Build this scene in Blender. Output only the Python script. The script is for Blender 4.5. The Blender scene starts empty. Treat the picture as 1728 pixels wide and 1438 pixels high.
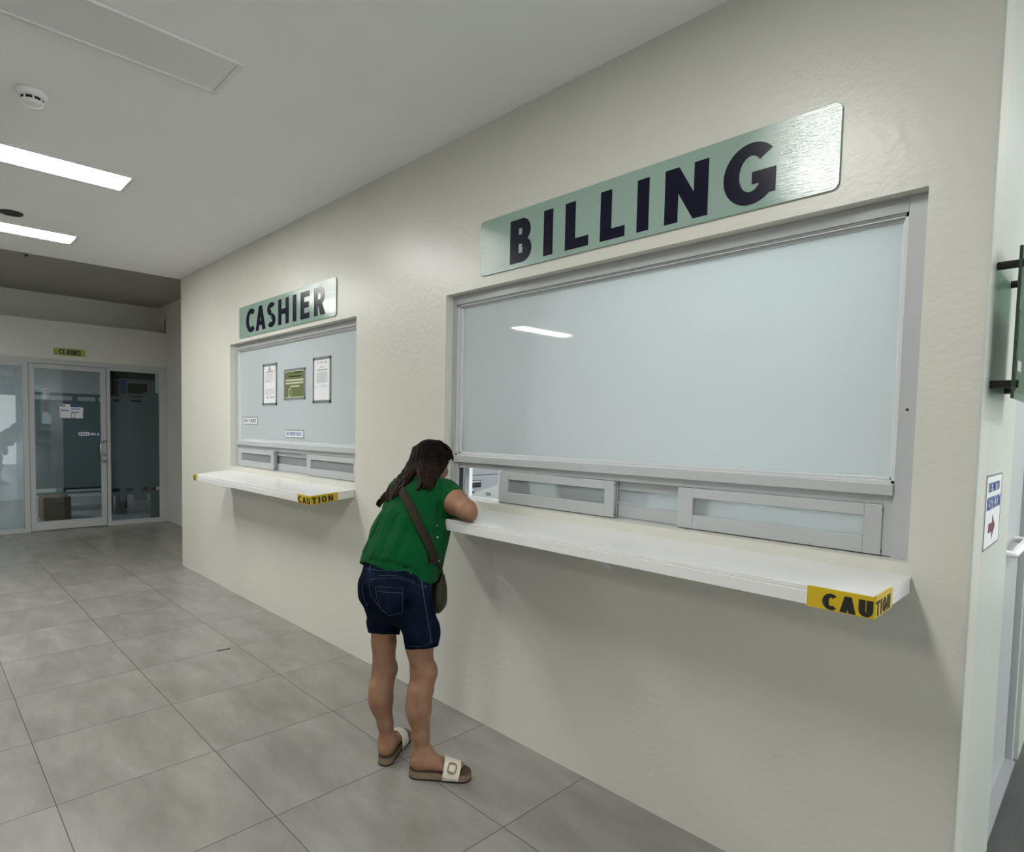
import bpy, bmesh, math, random
import numpy as np
from mathutils import Vector, Matrix, Quaternion
from mathutils.bvhtree import BVHTree

S = bpy.context.scene
COL = S.collection
PI = math.pi
random.seed(7)
rng = np.random.default_rng(7)

# ------------------------------------------------------------------ materials
def nt(name):
    m = bpy.data.materials.new(name); m.use_nodes = True
    t = m.node_tree; t.nodes.clear()
    out = t.nodes.new('ShaderNodeOutputMaterial')
    return m, t, out

def N(t, typ, **kw):
    n = t.nodes.new(typ)
    for k, v in kw.items():
        if k in n.inputs: n.inputs[k].default_value = v
        else: setattr(n, k, v)
    return n

def pr(name, col, rough=.5, spec=.5, metal=0, coat=0, coat_r=.05, noise=0, nscale=6, bump=0, bscale=60, col2=None, stretch=None, rvar=0, trans=0, sheen=0):
    """principled material with world-space procedural variation"""
    m, t, out = nt(name)
    b = N(t, 'ShaderNodeBsdfPrincipled')
    b.inputs['Base Color'].default_value = (*col, 1)
    b.inputs['Roughness'].default_value = rough
    b.inputs['Specular IOR Level'].default_value = spec
    b.inputs['Metallic'].default_value = metal
    b.inputs['Coat Weight'].default_value = coat
    b.inputs['Coat Roughness'].default_value = coat_r
    b.inputs['Sheen Weight'].default_value = sheen
    if trans: b.inputs['Transmission Weight'].default_value = trans
    t.links.new(b.outputs[0], out.inputs[0])
    g = N(t, 'ShaderNodeNewGeometry')
    src = g.outputs['Position']
    if stretch:
        mp = N(t, 'ShaderNodeMapping'); mp.inputs['Scale'].default_value = stretch
        t.links.new(src, mp.inputs[0]); src = mp.outputs[0]
    if noise or rvar:
        n = N(t, 'ShaderNodeTexNoise', Scale=nscale, Detail=5, Roughness=.6)
        t.links.new(src, n.inputs['Vector'])
        if noise:
            mx = N(t, 'ShaderNodeMix', data_type='RGBA')
            c2 = col2 or tuple(min(1, c * (1 - noise)) for c in col)
            mx.inputs[6].default_value = (*col, 1); mx.inputs[7].default_value = (*c2, 1)
            rp = N(t, 'ShaderNodeMapRange'); rp.inputs[1].default_value = .35; rp.inputs[2].default_value = .68
            t.links.new(n.outputs[0], rp.inputs[0]); t.links.new(rp.outputs[0], mx.inputs[0])
            t.links.new(mx.outputs[2], b.inputs['Base Color'])
        if rvar:
            rp2 = N(t, 'ShaderNodeMapRange'); rp2.inputs[1].default_value = .3; rp2.inputs[2].default_value = .7
            rp2.inputs[3].default_value = max(0, rough - rvar); rp2.inputs[4].default_value = rough + rvar
            t.links.new(n.outputs[0], rp2.inputs[0]); t.links.new(rp2.outputs[0], b.inputs['Roughness'])
    if bump:
        n2 = N(t, 'ShaderNodeTexNoise', Scale=bscale, Detail=4, Roughness=.55)
        t.links.new(src, n2.inputs['Vector'])
        bp_ = N(t, 'ShaderNodeBump', Strength=bump, Distance=.01)
        t.links.new(n2.outputs[0], bp_.inputs['Height']); t.links.new(bp_.outputs[0], b.inputs['Normal'])
        if coat: t.links.new(bp_.outputs[0], b.inputs['Coat Normal'])
    return m

def emit(name, col, s):
    m, t, out = nt(name)
    e = N(t, 'ShaderNodeEmission', Strength=s); e.inputs[0].default_value = (*col, 1)
    t.links.new(e.outputs[0], out.inputs[0]); return m

def glass(name, tint, film=0, film_col=(.6, .68, .7), gloss_r=.01, transl=.5):
    """a pane: fresnel reflection over see-through glass, or over a frosted film"""
    m, t, out = nt(name)
    tr = N(t, 'ShaderNodeBsdfTransparent'); tr.inputs[0].default_value = (*tint, 1)
    base = tr.outputs[0]
    if film:
        df = N(t, 'ShaderNodeBsdfDiffuse'); df.inputs[0].default_value = (*film_col, 1)
        tl = N(t, 'ShaderNodeBsdfTranslucent'); tl.inputs[0].default_value = (*film_col, 1)
        mx = N(t, 'ShaderNodeMixShader'); mx.inputs[0].default_value = transl
        t.links.new(df.outputs[0], mx.inputs[1]); t.links.new(tl.outputs[0], mx.inputs[2])
        m2 = N(t, 'ShaderNodeMixShader'); m2.inputs[0].default_value = film
        t.links.new(base, m2.inputs[1]); t.links.new(mx.outputs[0], m2.inputs[2]); base = m2.outputs[0]
    gl = N(t, 'ShaderNodeBsdfGlossy'); gl.inputs['Roughness'].default_value = gloss_r
    fr = N(t, 'ShaderNodeFresnel', IOR=1.52)
    mx = N(t, 'ShaderNodeMixShader')
    t.links.new(fr.outputs[0], mx.inputs[0]); t.links.new(base, mx.inputs[1]); t.links.new(gl.outputs[0], mx.inputs[2])
    t.links.new(mx.outputs[0], out.inputs[0])
    return m

def tile_mat():
    m, t, out = nt('porcelain_tile')
    b = N(t, 'ShaderNodeBsdfPrincipled'); t.links.new(b.outputs[0], out.inputs[0])
    g = N(t, 'ShaderNodeNewGeometry')
    sx = N(t, 'ShaderNodeSeparateXYZ'); t.links.new(g.outputs['Position'], sx.inputs[0])
    def grid(o, off):
        a = N(t, 'ShaderNodeMath', operation='ADD'); a.inputs[1].default_value = -off
        t.links.new(o, a.inputs[0])
        d = N(t, 'ShaderNodeMath', operation='DIVIDE'); d.inputs[1].default_value = .6
        t.links.new(a.outputs[0], d.inputs[0])
        f = N(t, 'ShaderNodeMath', operation='FLOOR'); t.links.new(d.outputs[0], f.inputs[0])
        fr = N(t, 'ShaderNodeMath', operation='SUBTRACT'); t.links.new(d.outputs[0], fr.inputs[0]); t.links.new(f.outputs[0], fr.inputs[1])
        c = N(t, 'ShaderNodeMath', operation='SUBTRACT'); c.inputs[1].default_value = .5; t.links.new(fr.outputs[0], c.inputs[0])
        ab = N(t, 'ShaderNodeMath', operation='ABSOLUTE'); t.links.new(c.outputs[0], ab.inputs[0])
        return ab.outputs[0], f.outputs[0]
    ax, fx = grid(sx.outputs[0], -2.2008); ay, fy = grid(sx.outputs[1], -.4956)
    mxm = N(t, 'ShaderNodeMath', operation='MAXIMUM'); t.links.new(ax, mxm.inputs[0]); t.links.new(ay, mxm.inputs[1])
    gr = N(t, 'ShaderNodeMapRange'); gr.inputs[1].default_value = .4962; gr.inputs[2].default_value = .4978
    t.links.new(mxm.outputs[0], gr.inputs[0])
    # per-tile offset so that the marbling breaks at every joint
    cv = N(t, 'ShaderNodeCombineXYZ')
    for o, i, k in ((fx, 0, 3.7), (fy, 1, 5.3)):
        q = N(t, 'ShaderNodeMath', operation='MULTIPLY'); q.inputs[1].default_value = k; t.links.new(o, q.inputs[0]); t.links.new(q.outputs[0], cv.inputs[i])
    va = N(t, 'ShaderNodeVectorMath', operation='ADD'); t.links.new(g.outputs['Position'], va.inputs[0]); t.links.new(cv.outputs[0], va.inputs[1])
    mp = N(t, 'ShaderNodeMapping'); mp.inputs['Scale'].default_value = (1.3, 3.2, 1); mp.inputs['Rotation'].default_value = (0, 0, .5)
    t.links.new(va.outputs[0], mp.inputs[0])
    n = N(t, 'ShaderNodeTexNoise', Scale=1.7, Detail=8, Roughness=.62, Distortion=.2); t.links.new(mp.outputs[0], n.inputs['Vector'])
    cr = N(t, 'ShaderNodeValToRGB'); e = cr.color_ramp.elements
    e[0].position = .28; e[0].color = (.215, .205, .178, 1); e[1].position = .74; e[1].color = (.32, .31, .283, 1)
    t.links.new(n.outputs[0], cr.inputs[0])
    wn = N(t, 'ShaderNodeTexWhiteNoise'); t.links.new(cv.outputs[0], wn.inputs['Vector'])
    hv = N(t, 'ShaderNodeHueSaturation')
    wr = N(t, 'ShaderNodeMapRange'); wr.inputs[3].default_value = .95; wr.inputs[4].default_value = 1.04
    t.links.new(wn.outputs[0], wr.inputs[0]); t.links.new(wr.outputs[0], hv.inputs['Value']); t.links.new(cr.outputs[0], hv.inputs['Color'])
    mc = N(t, 'ShaderNodeMix', data_type='RGBA'); mc.inputs[7].default_value = (.09, .082, .07, 1)
    t.links.new(gr.outputs[0], mc.inputs[0]); t.links.new(hv.outputs[0], mc.inputs[6]); t.links.new(mc.outputs[2], b.inputs['Base Color'])
    b.inputs['Roughness'].default_value = .27
    b.inputs['Specular IOR Level'].default_value = .45
    n3 = N(t, 'ShaderNodeTexNoise', Scale=9, Detail=3); t.links.new(g.outputs['Position'], n3.inputs['Vector'])
    ht = N(t, 'ShaderNodeMath', operation='MULTIPLY_ADD'); ht.inputs[1].default_value = -1.2; t.links.new(gr.outputs[0], ht.inputs[0])
    t.links.new(n3.outputs[0], ht.inputs[2])
    bm = N(t, 'ShaderNodeBump', Strength=.12, Distance=.004); t.links.new(ht.outputs[0], bm.inputs['Height']); t.links.new(bm.outputs[0], b.inputs['Normal'])
    return m

def hair_mat():
    m, t, out = nt('dark_brown_hair')
    b = N(t, 'ShaderNodeBsdfPrincipled', Roughness=.55); b.inputs['Specular IOR Level'].default_value = .09
    t.links.new(b.outputs[0], out.inputs[0])
    g = N(t, 'ShaderNodeNewGeometry'); sx = N(t, 'ShaderNodeSeparateXYZ'); t.links.new(g.outputs['Position'], sx.inputs[0])
    mp = N(t, 'ShaderNodeMapping'); mp.inputs['Scale'].default_value = (110, 60, 9); mp.inputs['Rotation'].default_value = (.5, .35, 0)
    t.links.new(g.outputs['Position'], mp.inputs[0])
    n = N(t, 'ShaderNodeTexNoise', Scale=1, Detail=4, Distortion=.5); t.links.new(mp.outputs[0], n.inputs['Vector'])
    # dyed: dark at the crown, browner lengths
    zr = N(t, 'ShaderNodeMapRange'); zr.inputs[1].default_value = 1.33; zr.inputs[2].default_value = 1.12
    t.links.new(sx.outputs[2], zr.inputs[0])
    c1 = N(t, 'ShaderNodeMix', data_type='RGBA'); c1.inputs[6].default_value = (.0022, .0014, .0011, 1); c1.inputs[7].default_value = (.014, .0065, .0038, 1)
    t.links.new(zr.outputs[0], c1.inputs[0])
    c2 = N(t, 'ShaderNodeMix', data_type='RGBA'); c2.inputs[6].default_value = (.014, .006, .0042, 1); c2.inputs[7].default_value = (.065, .028, .014, 1)
    t.links.new(zr.outputs[0], c2.inputs[0])
    rp = N(t, 'ShaderNodeMapRange'); rp.inputs[1].default_value = .46; rp.inputs[2].default_value = .72; t.links.new(n.outputs[0], rp.inputs[0])
    c3 = N(t, 'ShaderNodeMix', data_type='RGBA'); t.links.new(rp.outputs[0], c3.inputs[0]); t.links.new(c1.outputs[2], c3.inputs[6]); t.links.new(c2.outputs[2], c3.inputs[7])
    t.links.new(c3.outputs[2], b.inputs['Base Color'])
    bm = N(t, 'ShaderNodeBump', Strength=.8, Distance=.004); t.links.new(n.outputs[0], bm.inputs['Height']); t.links.new(bm.outputs[0], b.inputs['Normal'])
    return m

def denim_mat():
    m, t, out = nt('dark_denim')
    b = N(t, 'ShaderNodeBsdfPrincipled', Roughness=.9); b.inputs['Specular IOR Level'].default_value = .05
    t.links.new(b.outputs[0], out.inputs[0])
    g = N(t, 'ShaderNodeNewGeometry')
    n = N(t, 'ShaderNodeTexNoise', Scale=9, Detail=4); t.links.new(g.outputs['Position'], n.inputs['Vector'])
    mp = N(t, 'ShaderNodeMapping'); mp.inputs['Scale'].default_value = (260, 260, 90); t.links.new(g.outputs['Position'], mp.inputs[0])
    n2 = N(t, 'ShaderNodeTexNoise', Scale=1, Detail=2); t.links.new(mp.outputs[0], n2.inputs['Vector'])
    ad = N(t, 'ShaderNodeMath', operation='MULTIPLY_ADD'); ad.inputs[1].default_value = .35; t.links.new(n2.outputs[0], ad.inputs[0]); t.links.new(n.outputs[0], ad.inputs[2])
    cr = N(t, 'ShaderNodeValToRGB'); e = cr.color_ramp.elements
    e[0].position = .5; e[0].color = (.0010, .0028, .009, 1); e[1].position = .95; e[1].color = (.0075, .017, .040, 1)
    t.links.new(ad.outputs[0], cr.inputs[0]); t.links.new(cr.outputs[0], b.inputs['Base Color'])
    bm = N(t, 'ShaderNodeBump', Strength=.25, Distance=.002); t.links.new(n2.outputs[0], bm.inputs['Height']); t.links.new(bm.outputs[0], b.inputs['Normal'])
    return m

M = {}
M['paint'] = pr('cream_wall_paint', (.665, .662, .598),   .31, .5, noise=.05, nscale=1.6, bump=.16, bscale=34)
M['paint_white'] = pr('white_wall_paint', (.60, .63, .585), .3, .5, noise=.05, nscale=2, bump=.1, bscale=30)
M['paint_room'] = pr('office_paint', (.78, .79, .78), .6)
M['ceil'] = pr('ceiling_paint', (.86, .87, .85), .7, .3, noise=.04, nscale=1.2, bump=.08, bscale=25)
M['ceil_shaded'] = pr('shaded_corridor_ceiling', (.42, .41, .38), .7, .3, noise=.05)  # shade of the unlit corridor put into the ceiling colour
M['tile'] = tile_mat()
M['floor_dark'] = pr('dark_floor_plank', (.075, .08, .078), .4, .4, noise=.3, nscale=3, stretch=(9, .7, 1))
M['floor_room'] = pr('office_floor_tile', (.3, .31, .31), .25)
M['alu'] = pr('powder_coated_frame', (.47, .492, .505), .3, .5, noise=.03, nscale=8)
M['bead'] = pr('white_glazing_bead', (.66, .69, .71), .25, .5)
M['alu_front'] = pr('satin_top_rail', (.44, .46, .47), .13, .5, coat=.4)
M['groove'] = pr('groove_shade_grey', (.2, .21, .21), .5)  # groove strips: shade put into the colour; sprinkler rosette: its own dark grey
M['black'] = pr('black_plastic', (.012, .012, .013), .45)
M['rubber'] = pr('dark_gasket', (.03, .03, .03), .6)
M['film_white'] = glass('white_film_pane', (.9, .95, .95), .93, (.80, .865, .875), .03, .55)
M['film_clear'] = glass('white_backed_pane', (.9, .95, .95), .93, (.80, .865, .875), .008, .55)
M['pane'] = glass('small_clear_pane', (.86, .9, .9), .55, (.62, .68, .69), .02, .4)
M['glass_claims'] = glass('clear_glass', (.80, .86, .87), 0, gloss_r=.004)
M['frost'] = glass('frosted_film', (.62, .72, .76), .72, (.33, .385, .41), .03, .45)
M['laminate'] = pr('white_laminate', (.76, .77, .765), .16, .5, noise=.03, nscale=5)
M['mint'] = pr('mint_sign_face', (.275, .395, .34), .11, .55, coat=.9, coat_r=.06, bump=.10, bscale=60, stretch=(.35, 1, 5))
M['navy'] = pr('navy_letters', (.003, .003, .018), .22, .3)
M['tape'] = pr('yellow_tape', (.58, .42, .012), .3, .5)
M['ink'] = pr('black_ink', (.012, .011, .008), .4)
M['claims_green'] = pr('olive_sign_face', (.36, .40, .07), .3, noise=1, nscale=3, col2=(.2, .25, .04), stretch=(1, 3, 3))
M['paper'] = pr('paper', (.74, .76, .78), .55)
M['paper_grey'] = pr('grey_print', (.42, .44, .46), .6)  # even grey of printed lines and marks
M['doc_frame'] = pr('grey_document_frame', (.2, .22, .22), .35)
M['olive_doc'] = pr('olive_poster', (.13, .16, .055), .4)
M['olive_light'] = pr('pale_poster_band', (.5, .53, .38), .45)
M['blue'] = pr('blue_print', (.05, .10, .32), .45)
M['blue_dark'] = pr('blue_header', (.02, .07, .2), .4)
M['red'] = pr('red_card', (.45, .02, .03), .5)
M['red_dark'] = pr('maroon_print', (.16, .04, .04), .5)
M['lamp'] = emit('panel_light', (1, .985, .95), 17)
M['lamp_dim'] = emit('panel_light_dimmer', (1, .985, .95), 12.5)
M['lamp_room'] = emit('office_light', (.93, .97, 1), 20)
M['lamp_off'] = pr('unlit_diffuser', (.76, .77, .76), .4, noise=.03)
M['lamp_frame'] = pr('white_lamp_frame', (.72, .73, .72), .3)
M['plastic'] = pr('white_plastic', (.78, .79, .8), .35)
M['chrome'] = pr('chrome', (.6, .6, .6), .18, metal=1)
M['cabinet'] = pr('grey_steel', (.30, .31, .33), .4, noise=.05)
M['card'] = pr('cardboard', (.16, .10, .055), .8, noise=.15)
M['printer_box'] = pr('printer_carton', (.35, .34, .36), .6)
M['dark_wood'] = pr('dark_desk', (.03, .026, .022), .4)
M['plaque'] = None
M['skin'] = pr('skin', (.30, .165, .100), .5, .3, noise=.16, nscale=14, col2=(.235, .118, .073), bump=.05, bscale=220)
M['nail'] = pr('nail', (.5, .27, .2), .3)
M['eye'] = pr('eye', (.7, .68, .64), .2)
M['hair'] = hair_mat()
M['shirt'] = pr('green_cotton', (.001, .070, .018), .85, .07, noise=.12, nscale=25, bump=.2, bscale=260, sheen=.05)
M['denim'] = denim_mat()
M['stitch'] = pr('pale_stitching', (.055, .072, .105), .8, noise=.6, nscale=60)
M['fade'] = pr('faded_seam', (.04, .06, .10), .85, noise=.7, nscale=55)
M['bag'] = pr('olive_nylon', (.036, .034, .015), .55, .3, noise=.2, nscale=12, bump=.2, bscale=60)
M['strap'] = pr('dark_olive_webbing', (.022, .017, .010), .7, .2, bump=.4, bscale=300)
M['sandal_strap'] = pr('cream_leather', (.72, .68, .58), .45)
M['cork'] = pr('taupe_cork', (.22, .16, .105), .75, noise=.2, nscale=60)
M['footbed'] = pr('brown_footbed', (.085, .045, .03), .7)
M['sole'] = pr('dark_rubber_sole', (.018, .014, .012), .7)
M['brass'] = pr('antique_brass', (.32, .27, .17), .3, metal=1)

# ------------------------------------------------------------------ mesh builder
class MB:
    def __init__(s): s.v = []; s.f = []; s.sm = []
    def add(s, vs, fs, smooth=False):
        b = len(s.v); s.v += [tuple(v) for v in vs]
        for f in fs: s.f.append(tuple(b + i for i in f)); s.sm.append(smooth)
    def box(s, x0, x1, y0, y1, z0, z1):
        if x0 > x1: x0, x1 = x1, x0
        if y0 > y1: y0, y1 = y1, y0
        if z0 > z1: z0, z1 = z1, z0
        s.add([(x, y, z) for x in (x0, x1) for y in (y0, y1) for z in (z0, z1)],
              [(0, 1, 3, 2), (4, 6, 7, 5), (0, 4, 5, 1), (2, 3, 7, 6), (0, 2, 6, 4), (1, 5, 7, 3)])
        return s
    def prism(s, poly, o, ex, ey, ez, d):
        """2-D polygon (counter-clockwise) in the frame o, ex, ey; extruded from 0 to d along ez"""
        o, ex, ey, ez = map(Vector, (o, ex, ey, ez)); n = len(poly)
        vs = [o + ex * p[0] + ey * p[1] for p in poly] + [o + ex * p[0] + ey * p[1] + ez * d for p in poly]
        s.add(vs, [tuple(range(n))[::-1], tuple(range(n, 2 * n))] + [(i, (i + 1) % n, n + (i + 1) % n, n + i) for i in range(n)])
        return s
    def tube(s, pts, r, n=8, cap=True):
        pts = [Vector(p) for p in pts]; rs = r if isinstance(r, (list, tuple)) else [r] * len(pts)
        t0 = (pts[1] - pts[0]).normalized(); up = Vector((0, 0, 1)) if abs(t0.z) < .9 else Vector((1, 0, 0))
        u = t0.cross(up).normalized(); vs = []; m = len(pts)
        for i, p in enumerate(pts):
            t = (pts[min(i + 1, m - 1)] - pts[max(i - 1, 0)]).normalized()
            u = (u - t * u.dot(t)).normalized(); w = t.cross(u)
            vs += [p + (u * math.cos(a) + w * math.sin(a)) * rs[i] for a in (2 * PI * k / n for k in range(n))]
        fs = [(i * n + k, i * n + (k + 1) % n, (i + 1) * n + (k + 1) % n, (i + 1) * n + k) for i in range(m - 1) for k in range(n)]
        s.add(vs, fs, True)
        if cap: s.add(vs[:n], [tuple(range(n))[::-1]]); s.add(vs[-n:], [tuple(range(n))])
        return s
    def lathe(s, prof, c, n=32, down=True):
        """profile [(r, z)] around the vertical axis through c"""
        vs = [(c[0] + r * math.cos(2 * PI * k / n), c[1] + r * math.sin(2 * PI * k / n), c[2] + z) for r, z in prof for k in range(n)]
        fs = [(i * n + k, i * n + (k + 1) % n, (i + 1) * n + (k + 1) % n, (i + 1) * n + k) for i in range(len(prof) - 1) for k in range(n)]
        s.add(vs, fs, True); return s
    def build(s, name, mat, parent=None, bevel=0, seg=2):
        me = bpy.data.meshes.new(name); me.from_pydata(s.v, [], s.f); me.update()
        me.polygons.foreach_set('use_smooth', s.sm)
        bm = bmesh.new(); bm.from_mesh(me); bmesh.ops.recalc_face_normals(bm, faces=bm.faces); bm.to_mesh(me); bm.free()
        return link(name, me, mat, parent, bevel, seg)

def link(name, me, mat, parent=None, bevel=0, seg=2):
    o = bpy.data.objects.new(name, me); COL.objects.link(o)
    if mat: me.materials.append(M[mat] if isinstance(mat, str) else mat)
    if parent:
        o.parent = parent; o.matrix_parent_inverse = MW(parent).inverted()
    if bevel:
        b = o.modifiers.new('bevel', 'BEVEL'); b.width = bevel; b.segments = seg; b.limit_method = 'ANGLE'; b.angle_limit = .6
    return o

def MW(o):
    m = Matrix.LocRotScale(o.location, o.rotation_euler, o.scale)
    return MW(o.parent) @ o.matrix_parent_inverse @ m if o.parent else m

def box(name, mat, x0, x1, y0, y1, z0, z1, parent=None, bevel=0):
    return MB().box(x0, x1, y0, y1, z0, z1).build(name, mat, parent, bevel)

def empty(name, loc):
    o = bpy.data.objects.new(name, None); COL.objects.link(o); o.location = loc; o.empty_display_size = .1; return o

def tag(o, label, cat, group=None):
    o['label'] = label; o['category'] = cat
    if group: o['group'] = group
    return o

def thing(name, loc, label, cat, group=None): return tag(empty(name, loc), label, cat, group)

def struct(o): o['kind'] = 'structure'; return o

def rrect(w, h, r, n=6, corners=(1, 1, 1, 1)):
    """rounded rectangle from (0,0) to (w,h), counter-clockwise"""
    p = []
    for (cx, cy, a0), on in zip(((w - r, r, -PI / 2), (w - r, h - r, 0), (r, h - r, PI / 2), (r, r, PI)), corners):
        if on: p += [(cx + r * math.cos(a0 + PI / 2 * k / n), cy + r * math.sin(a0 + PI / 2 * k / n)) for k in range(n + 1)]
        else: p.append((w if cx > w / 2 else 0, h if cy > h / 2 else 0))
    return p

# ------------------------------------------------------------------ lettering: heavy geometric capitals, cap height 1
def arc(cx, cy, rx, ry, sx, sy, a0, a1, n=18):
    a = [math.radians(a0 + (a1 - a0) * k / n) for k in range(n + 1)]
    return [('q', (cx + rx * math.cos(p), cy + ry * math.sin(p)), (cx + rx * math.cos(q), cy + ry * math.sin(q)),
             (cx + (rx - sx) * math.cos(q), cy + (ry - sy) * math.sin(q)), (cx + (rx - sx) * math.cos(p), cy + (ry - sy) * math.sin(p))) for p, q in zip(a, a[1:])]
def rc(x0, y0, x1, y1): return [('q', (x0, y0), (x1, y0), (x1, y1), (x0, y1))]
def qd(*p): return [('q', *p)]
def glyph(ch, w=1.0, s=.23, b=.2):
    """pieces of the letter, its box being w wide and 1 high; s and b are the stem and bar weights"""
    if ch == 'I': return rc(0, 0, w, 1)
    if ch == 'L': return rc(0, 0, s, 1) + rc(0, 0, w, b)
    if ch == 'E': return rc(0, 0, s, 1) + rc(0, 0, w, b) + rc(0, 1 - b, w, 1) + rc(0, .5 - b / 2, w * .92, .5 + b / 2)
    if ch == 'F': return rc(0, 0, s, 1) + rc(0, 1 - b, w, 1) + rc(0, .45 - b / 2, w * .92, .45 + b / 2)
    if ch == 'H': return rc(0, 0, s, 1) + rc(w - s, 0, w, 1) + rc(0, .5 - b / 2, w, .5 + b / 2)
    if ch == 'T': return rc(w / 2 - s / 2, 0, w / 2 + s / 2, 1) + rc(0, 1 - b, w, 1)
    if ch == 'N': return rc(0, 0, s, 1) + rc(w - s, 0, w, 1) + qd((0, 1), (w - s * 1.02, 0), (w, 0), (s * 1.02, 1))
    if ch == 'A':
        h = w / 2; t = s * 1.08
        return qd((0, 0), (t, 0), (h + t * .42, 1), (h - t * .5, 1)) + qd((w - t, 0), (w, 0), (h + t * .5, 1), (h - t * .42, 1)) + rc(w * .2, .2, w * .8, .2 + b * .85)
    if ch == 'M':
        h = w / 2
        return rc(0, 0, s, 1) + rc(w - s, 0, w, 1) + qd((0, 1), (h - s * .45, .12), (h + s * .45, .12), (s, 1)) + qd((w, 1), (w - s, 1), (h - s * .45, .12), (h + s * .45, .12))
    if ch == 'U': return rc(0, .4, s, 1) + rc(w - s, .4, w, 1) + arc(w / 2, .4, w / 2, .4, s, b, 180, 360)
    if ch == 'O': return arc(w / 2, .5, w / 2, .5, s, b, 0, 360, 36)
    if ch == 'C': return arc(w * .56, .5, w * .56, .5, s, b, 48, 312, 30)
    if ch == 'G': return arc(w * .53, .5, w * .53, .515, s, b, 42, 318, 30) + rc(w - s, .12, w, .52) + rc(w * .56, .52 - b * .95, w, .52)
    if ch == 'B':
        return rc(0, 0, s, 1) + rc(0, 0, w * .58, b) + rc(0, 1 - b, w * .55, 1) + rc(0, .53 - b / 2, w * .58, .53 + b / 2) + \
            arc(w * .55, .725, w * .40, .275, s * .95, b, -90, 90) + arc(w * .57, .285, w * .43, .285, s, b, -90, 90)
    if ch == 'P' or ch == 'R':
        r = rc(0, 0, s, 1) + rc(0, 1 - b, w * .5, 1) + rc(0, .36, w * .5, .36 + b) + arc(w * .5, .68, w * .47, .32, s, b, -90, 90)
        if ch == 'R': r += qd((w * .34, .42), (w - s * 1.15, 0), (w + .02, 0), (w * .34 + s * 1.1, .42))
        return r
    if ch == 'S':
        return arc(w * .5, .735, w * .5, .265, s, b, 35, 270, 20) + arc(w * .5, .278, w * .5, .278, s, b, -145, 90, 20)
    return []
def put_word(mb, spans, z0, z1, o, ex, ey, ez, d, s=.23, b=.2):
    """spans: [(letter, x0, x1)] along ex; stem weight given relative to the cap height"""
    h = z1 - z0; ey = Vector(ey); ex = Vector(ex); o = Vector(o) + ey * z0
    for ch, x0, x1 in spans:
        for i_, (_, *q) in enumerate(glyph(ch, (x1 - x0) / h, s, b)):
            a = sum(q[i][0] * q[(i + 1) % 4][1] - q[(i + 1) % 4][0] * q[i][1] for i in range(4))
            if abs(a) < 1e-7: continue
            if a < 0: q = q[::-1]
            mb.prism([(x0 + p[0] * h, p[1] * h) for p in q], o, ex, ey, ez, d + i_ * 2.5e-5)
def even_spans(text, x0, x1, gap=.16):
    wd = {'I': .26, 'M': .95, 'N': .8, 'A': .8, 'O': .86, 'C': .74, 'G': .8, 'T': .68, 'L': .54, 'E': .58, ' ': .3}
    tot = sum(wd.get(c, .68) for c in text) + gap * (len(text) - 1); k = (x1 - x0) / tot; x = x0; r = []
    for c in text:
        w = wd.get(c, .68) * k
        if c != ' ': r.append((c, x, x + w))
        x += w + gap * k
    return r
def text_mesh(name, body, size_w, o, ex, ey, ez, mat, parent, bold=.012, height=None, depth=.0008):
    """small print from the built-in font, scaled to a width"""
    cu = bpy.data.curves.new(name, 'FONT'); cu.body = body; cu.offset = bold; cu.align_x = 'CENTER'; cu.extrude = .01
    ob = bpy.data.objects.new(name, cu); COL.objects.link(ob)
    dg = bpy.context.evaluated_depsgraph_get(); me = bpy.data.meshes.new_from_object(ob.evaluated_get(dg))
    bpy.data.objects.remove(ob); bpy.data.curves.remove(cu)
    co = np.array([v.co[:] for v in me.vertices]); lo, hi = co.min(0), co.max(0)
    k = size_w / (hi[0] - lo[0]); ky = height / (hi[1] - lo[1]) if height else k
    o, ex, ey, ez = map(Vector, (o, ex, ey, ez)); c = (lo + hi) / 2
    for v, p in zip(me.vertices, co):
        v.co = o + ex * ((p[0] - c[0]) * k) + ey * ((p[1] - c[1]) * ky) + ez * (depth * (1 if p[2] > c[2] else 0))
    me.materials.clear(); me.name = name
    return link(name, me, mat, parent)

XP, YP, ZP = Vector((1, 0, 0)), Vector((0, 1, 0)), Vector((0, 0, 1))

# ------------------------------------------------------------------ the building
ZC = 2.917
BX0, BX1, CX0, CX1 = -1.939, .065, -4.764, -2.784       # billing and cashier openings
OZ0, OZ1 = 1.101, 2.145
TH = .14
w = MB()
w.box(-6.013, .204, 0, TH, 0, OZ0).box(-6.013, .204, 0, TH, OZ1, ZC)
for a, b in ((-6.013, CX0), (CX1, BX0), (BX1, .204)): w.box(a, b, 0, TH, OZ0, OZ1)
struct(w.build('wall_front', 'paint'))
struct(box('trim_1', 'paint_white', .199, .2052, -.0012, .02, 0, ZC))                        # corner bead
struct(box('wall_return', 'paint_white', .07, .204, TH, .72, 0, ZC))
struct(box('wall_west_end', 'paint', -6.013, -5.87, TH, .8, 0, ZC))
struct(box('wall_recess', 'paint', -9.7, -5.87, .8, .92, 0, 3.3))
# claims end wall: partition with a glazed front, upper wall set back
FX = -9.126
struct(MB().box(FX - .1, FX, -1.6, .8, 2.27, 2.785).box(FX - .1, FX, -7.2, -3.0, 0, 2.785).box(FX - .1, FX, -3.0, -1.6, 2.27, 2.785).build('wall_west', 'paint'))
struct(box('wall_west_upper', 'paint', -9.62, -9.52, -7.2, .8, 2.6, 3.3))
struct(box('trim_2', 'paint', -9.54, FX - .09, -7.19, .79, 2.70, 2.78))
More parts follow.
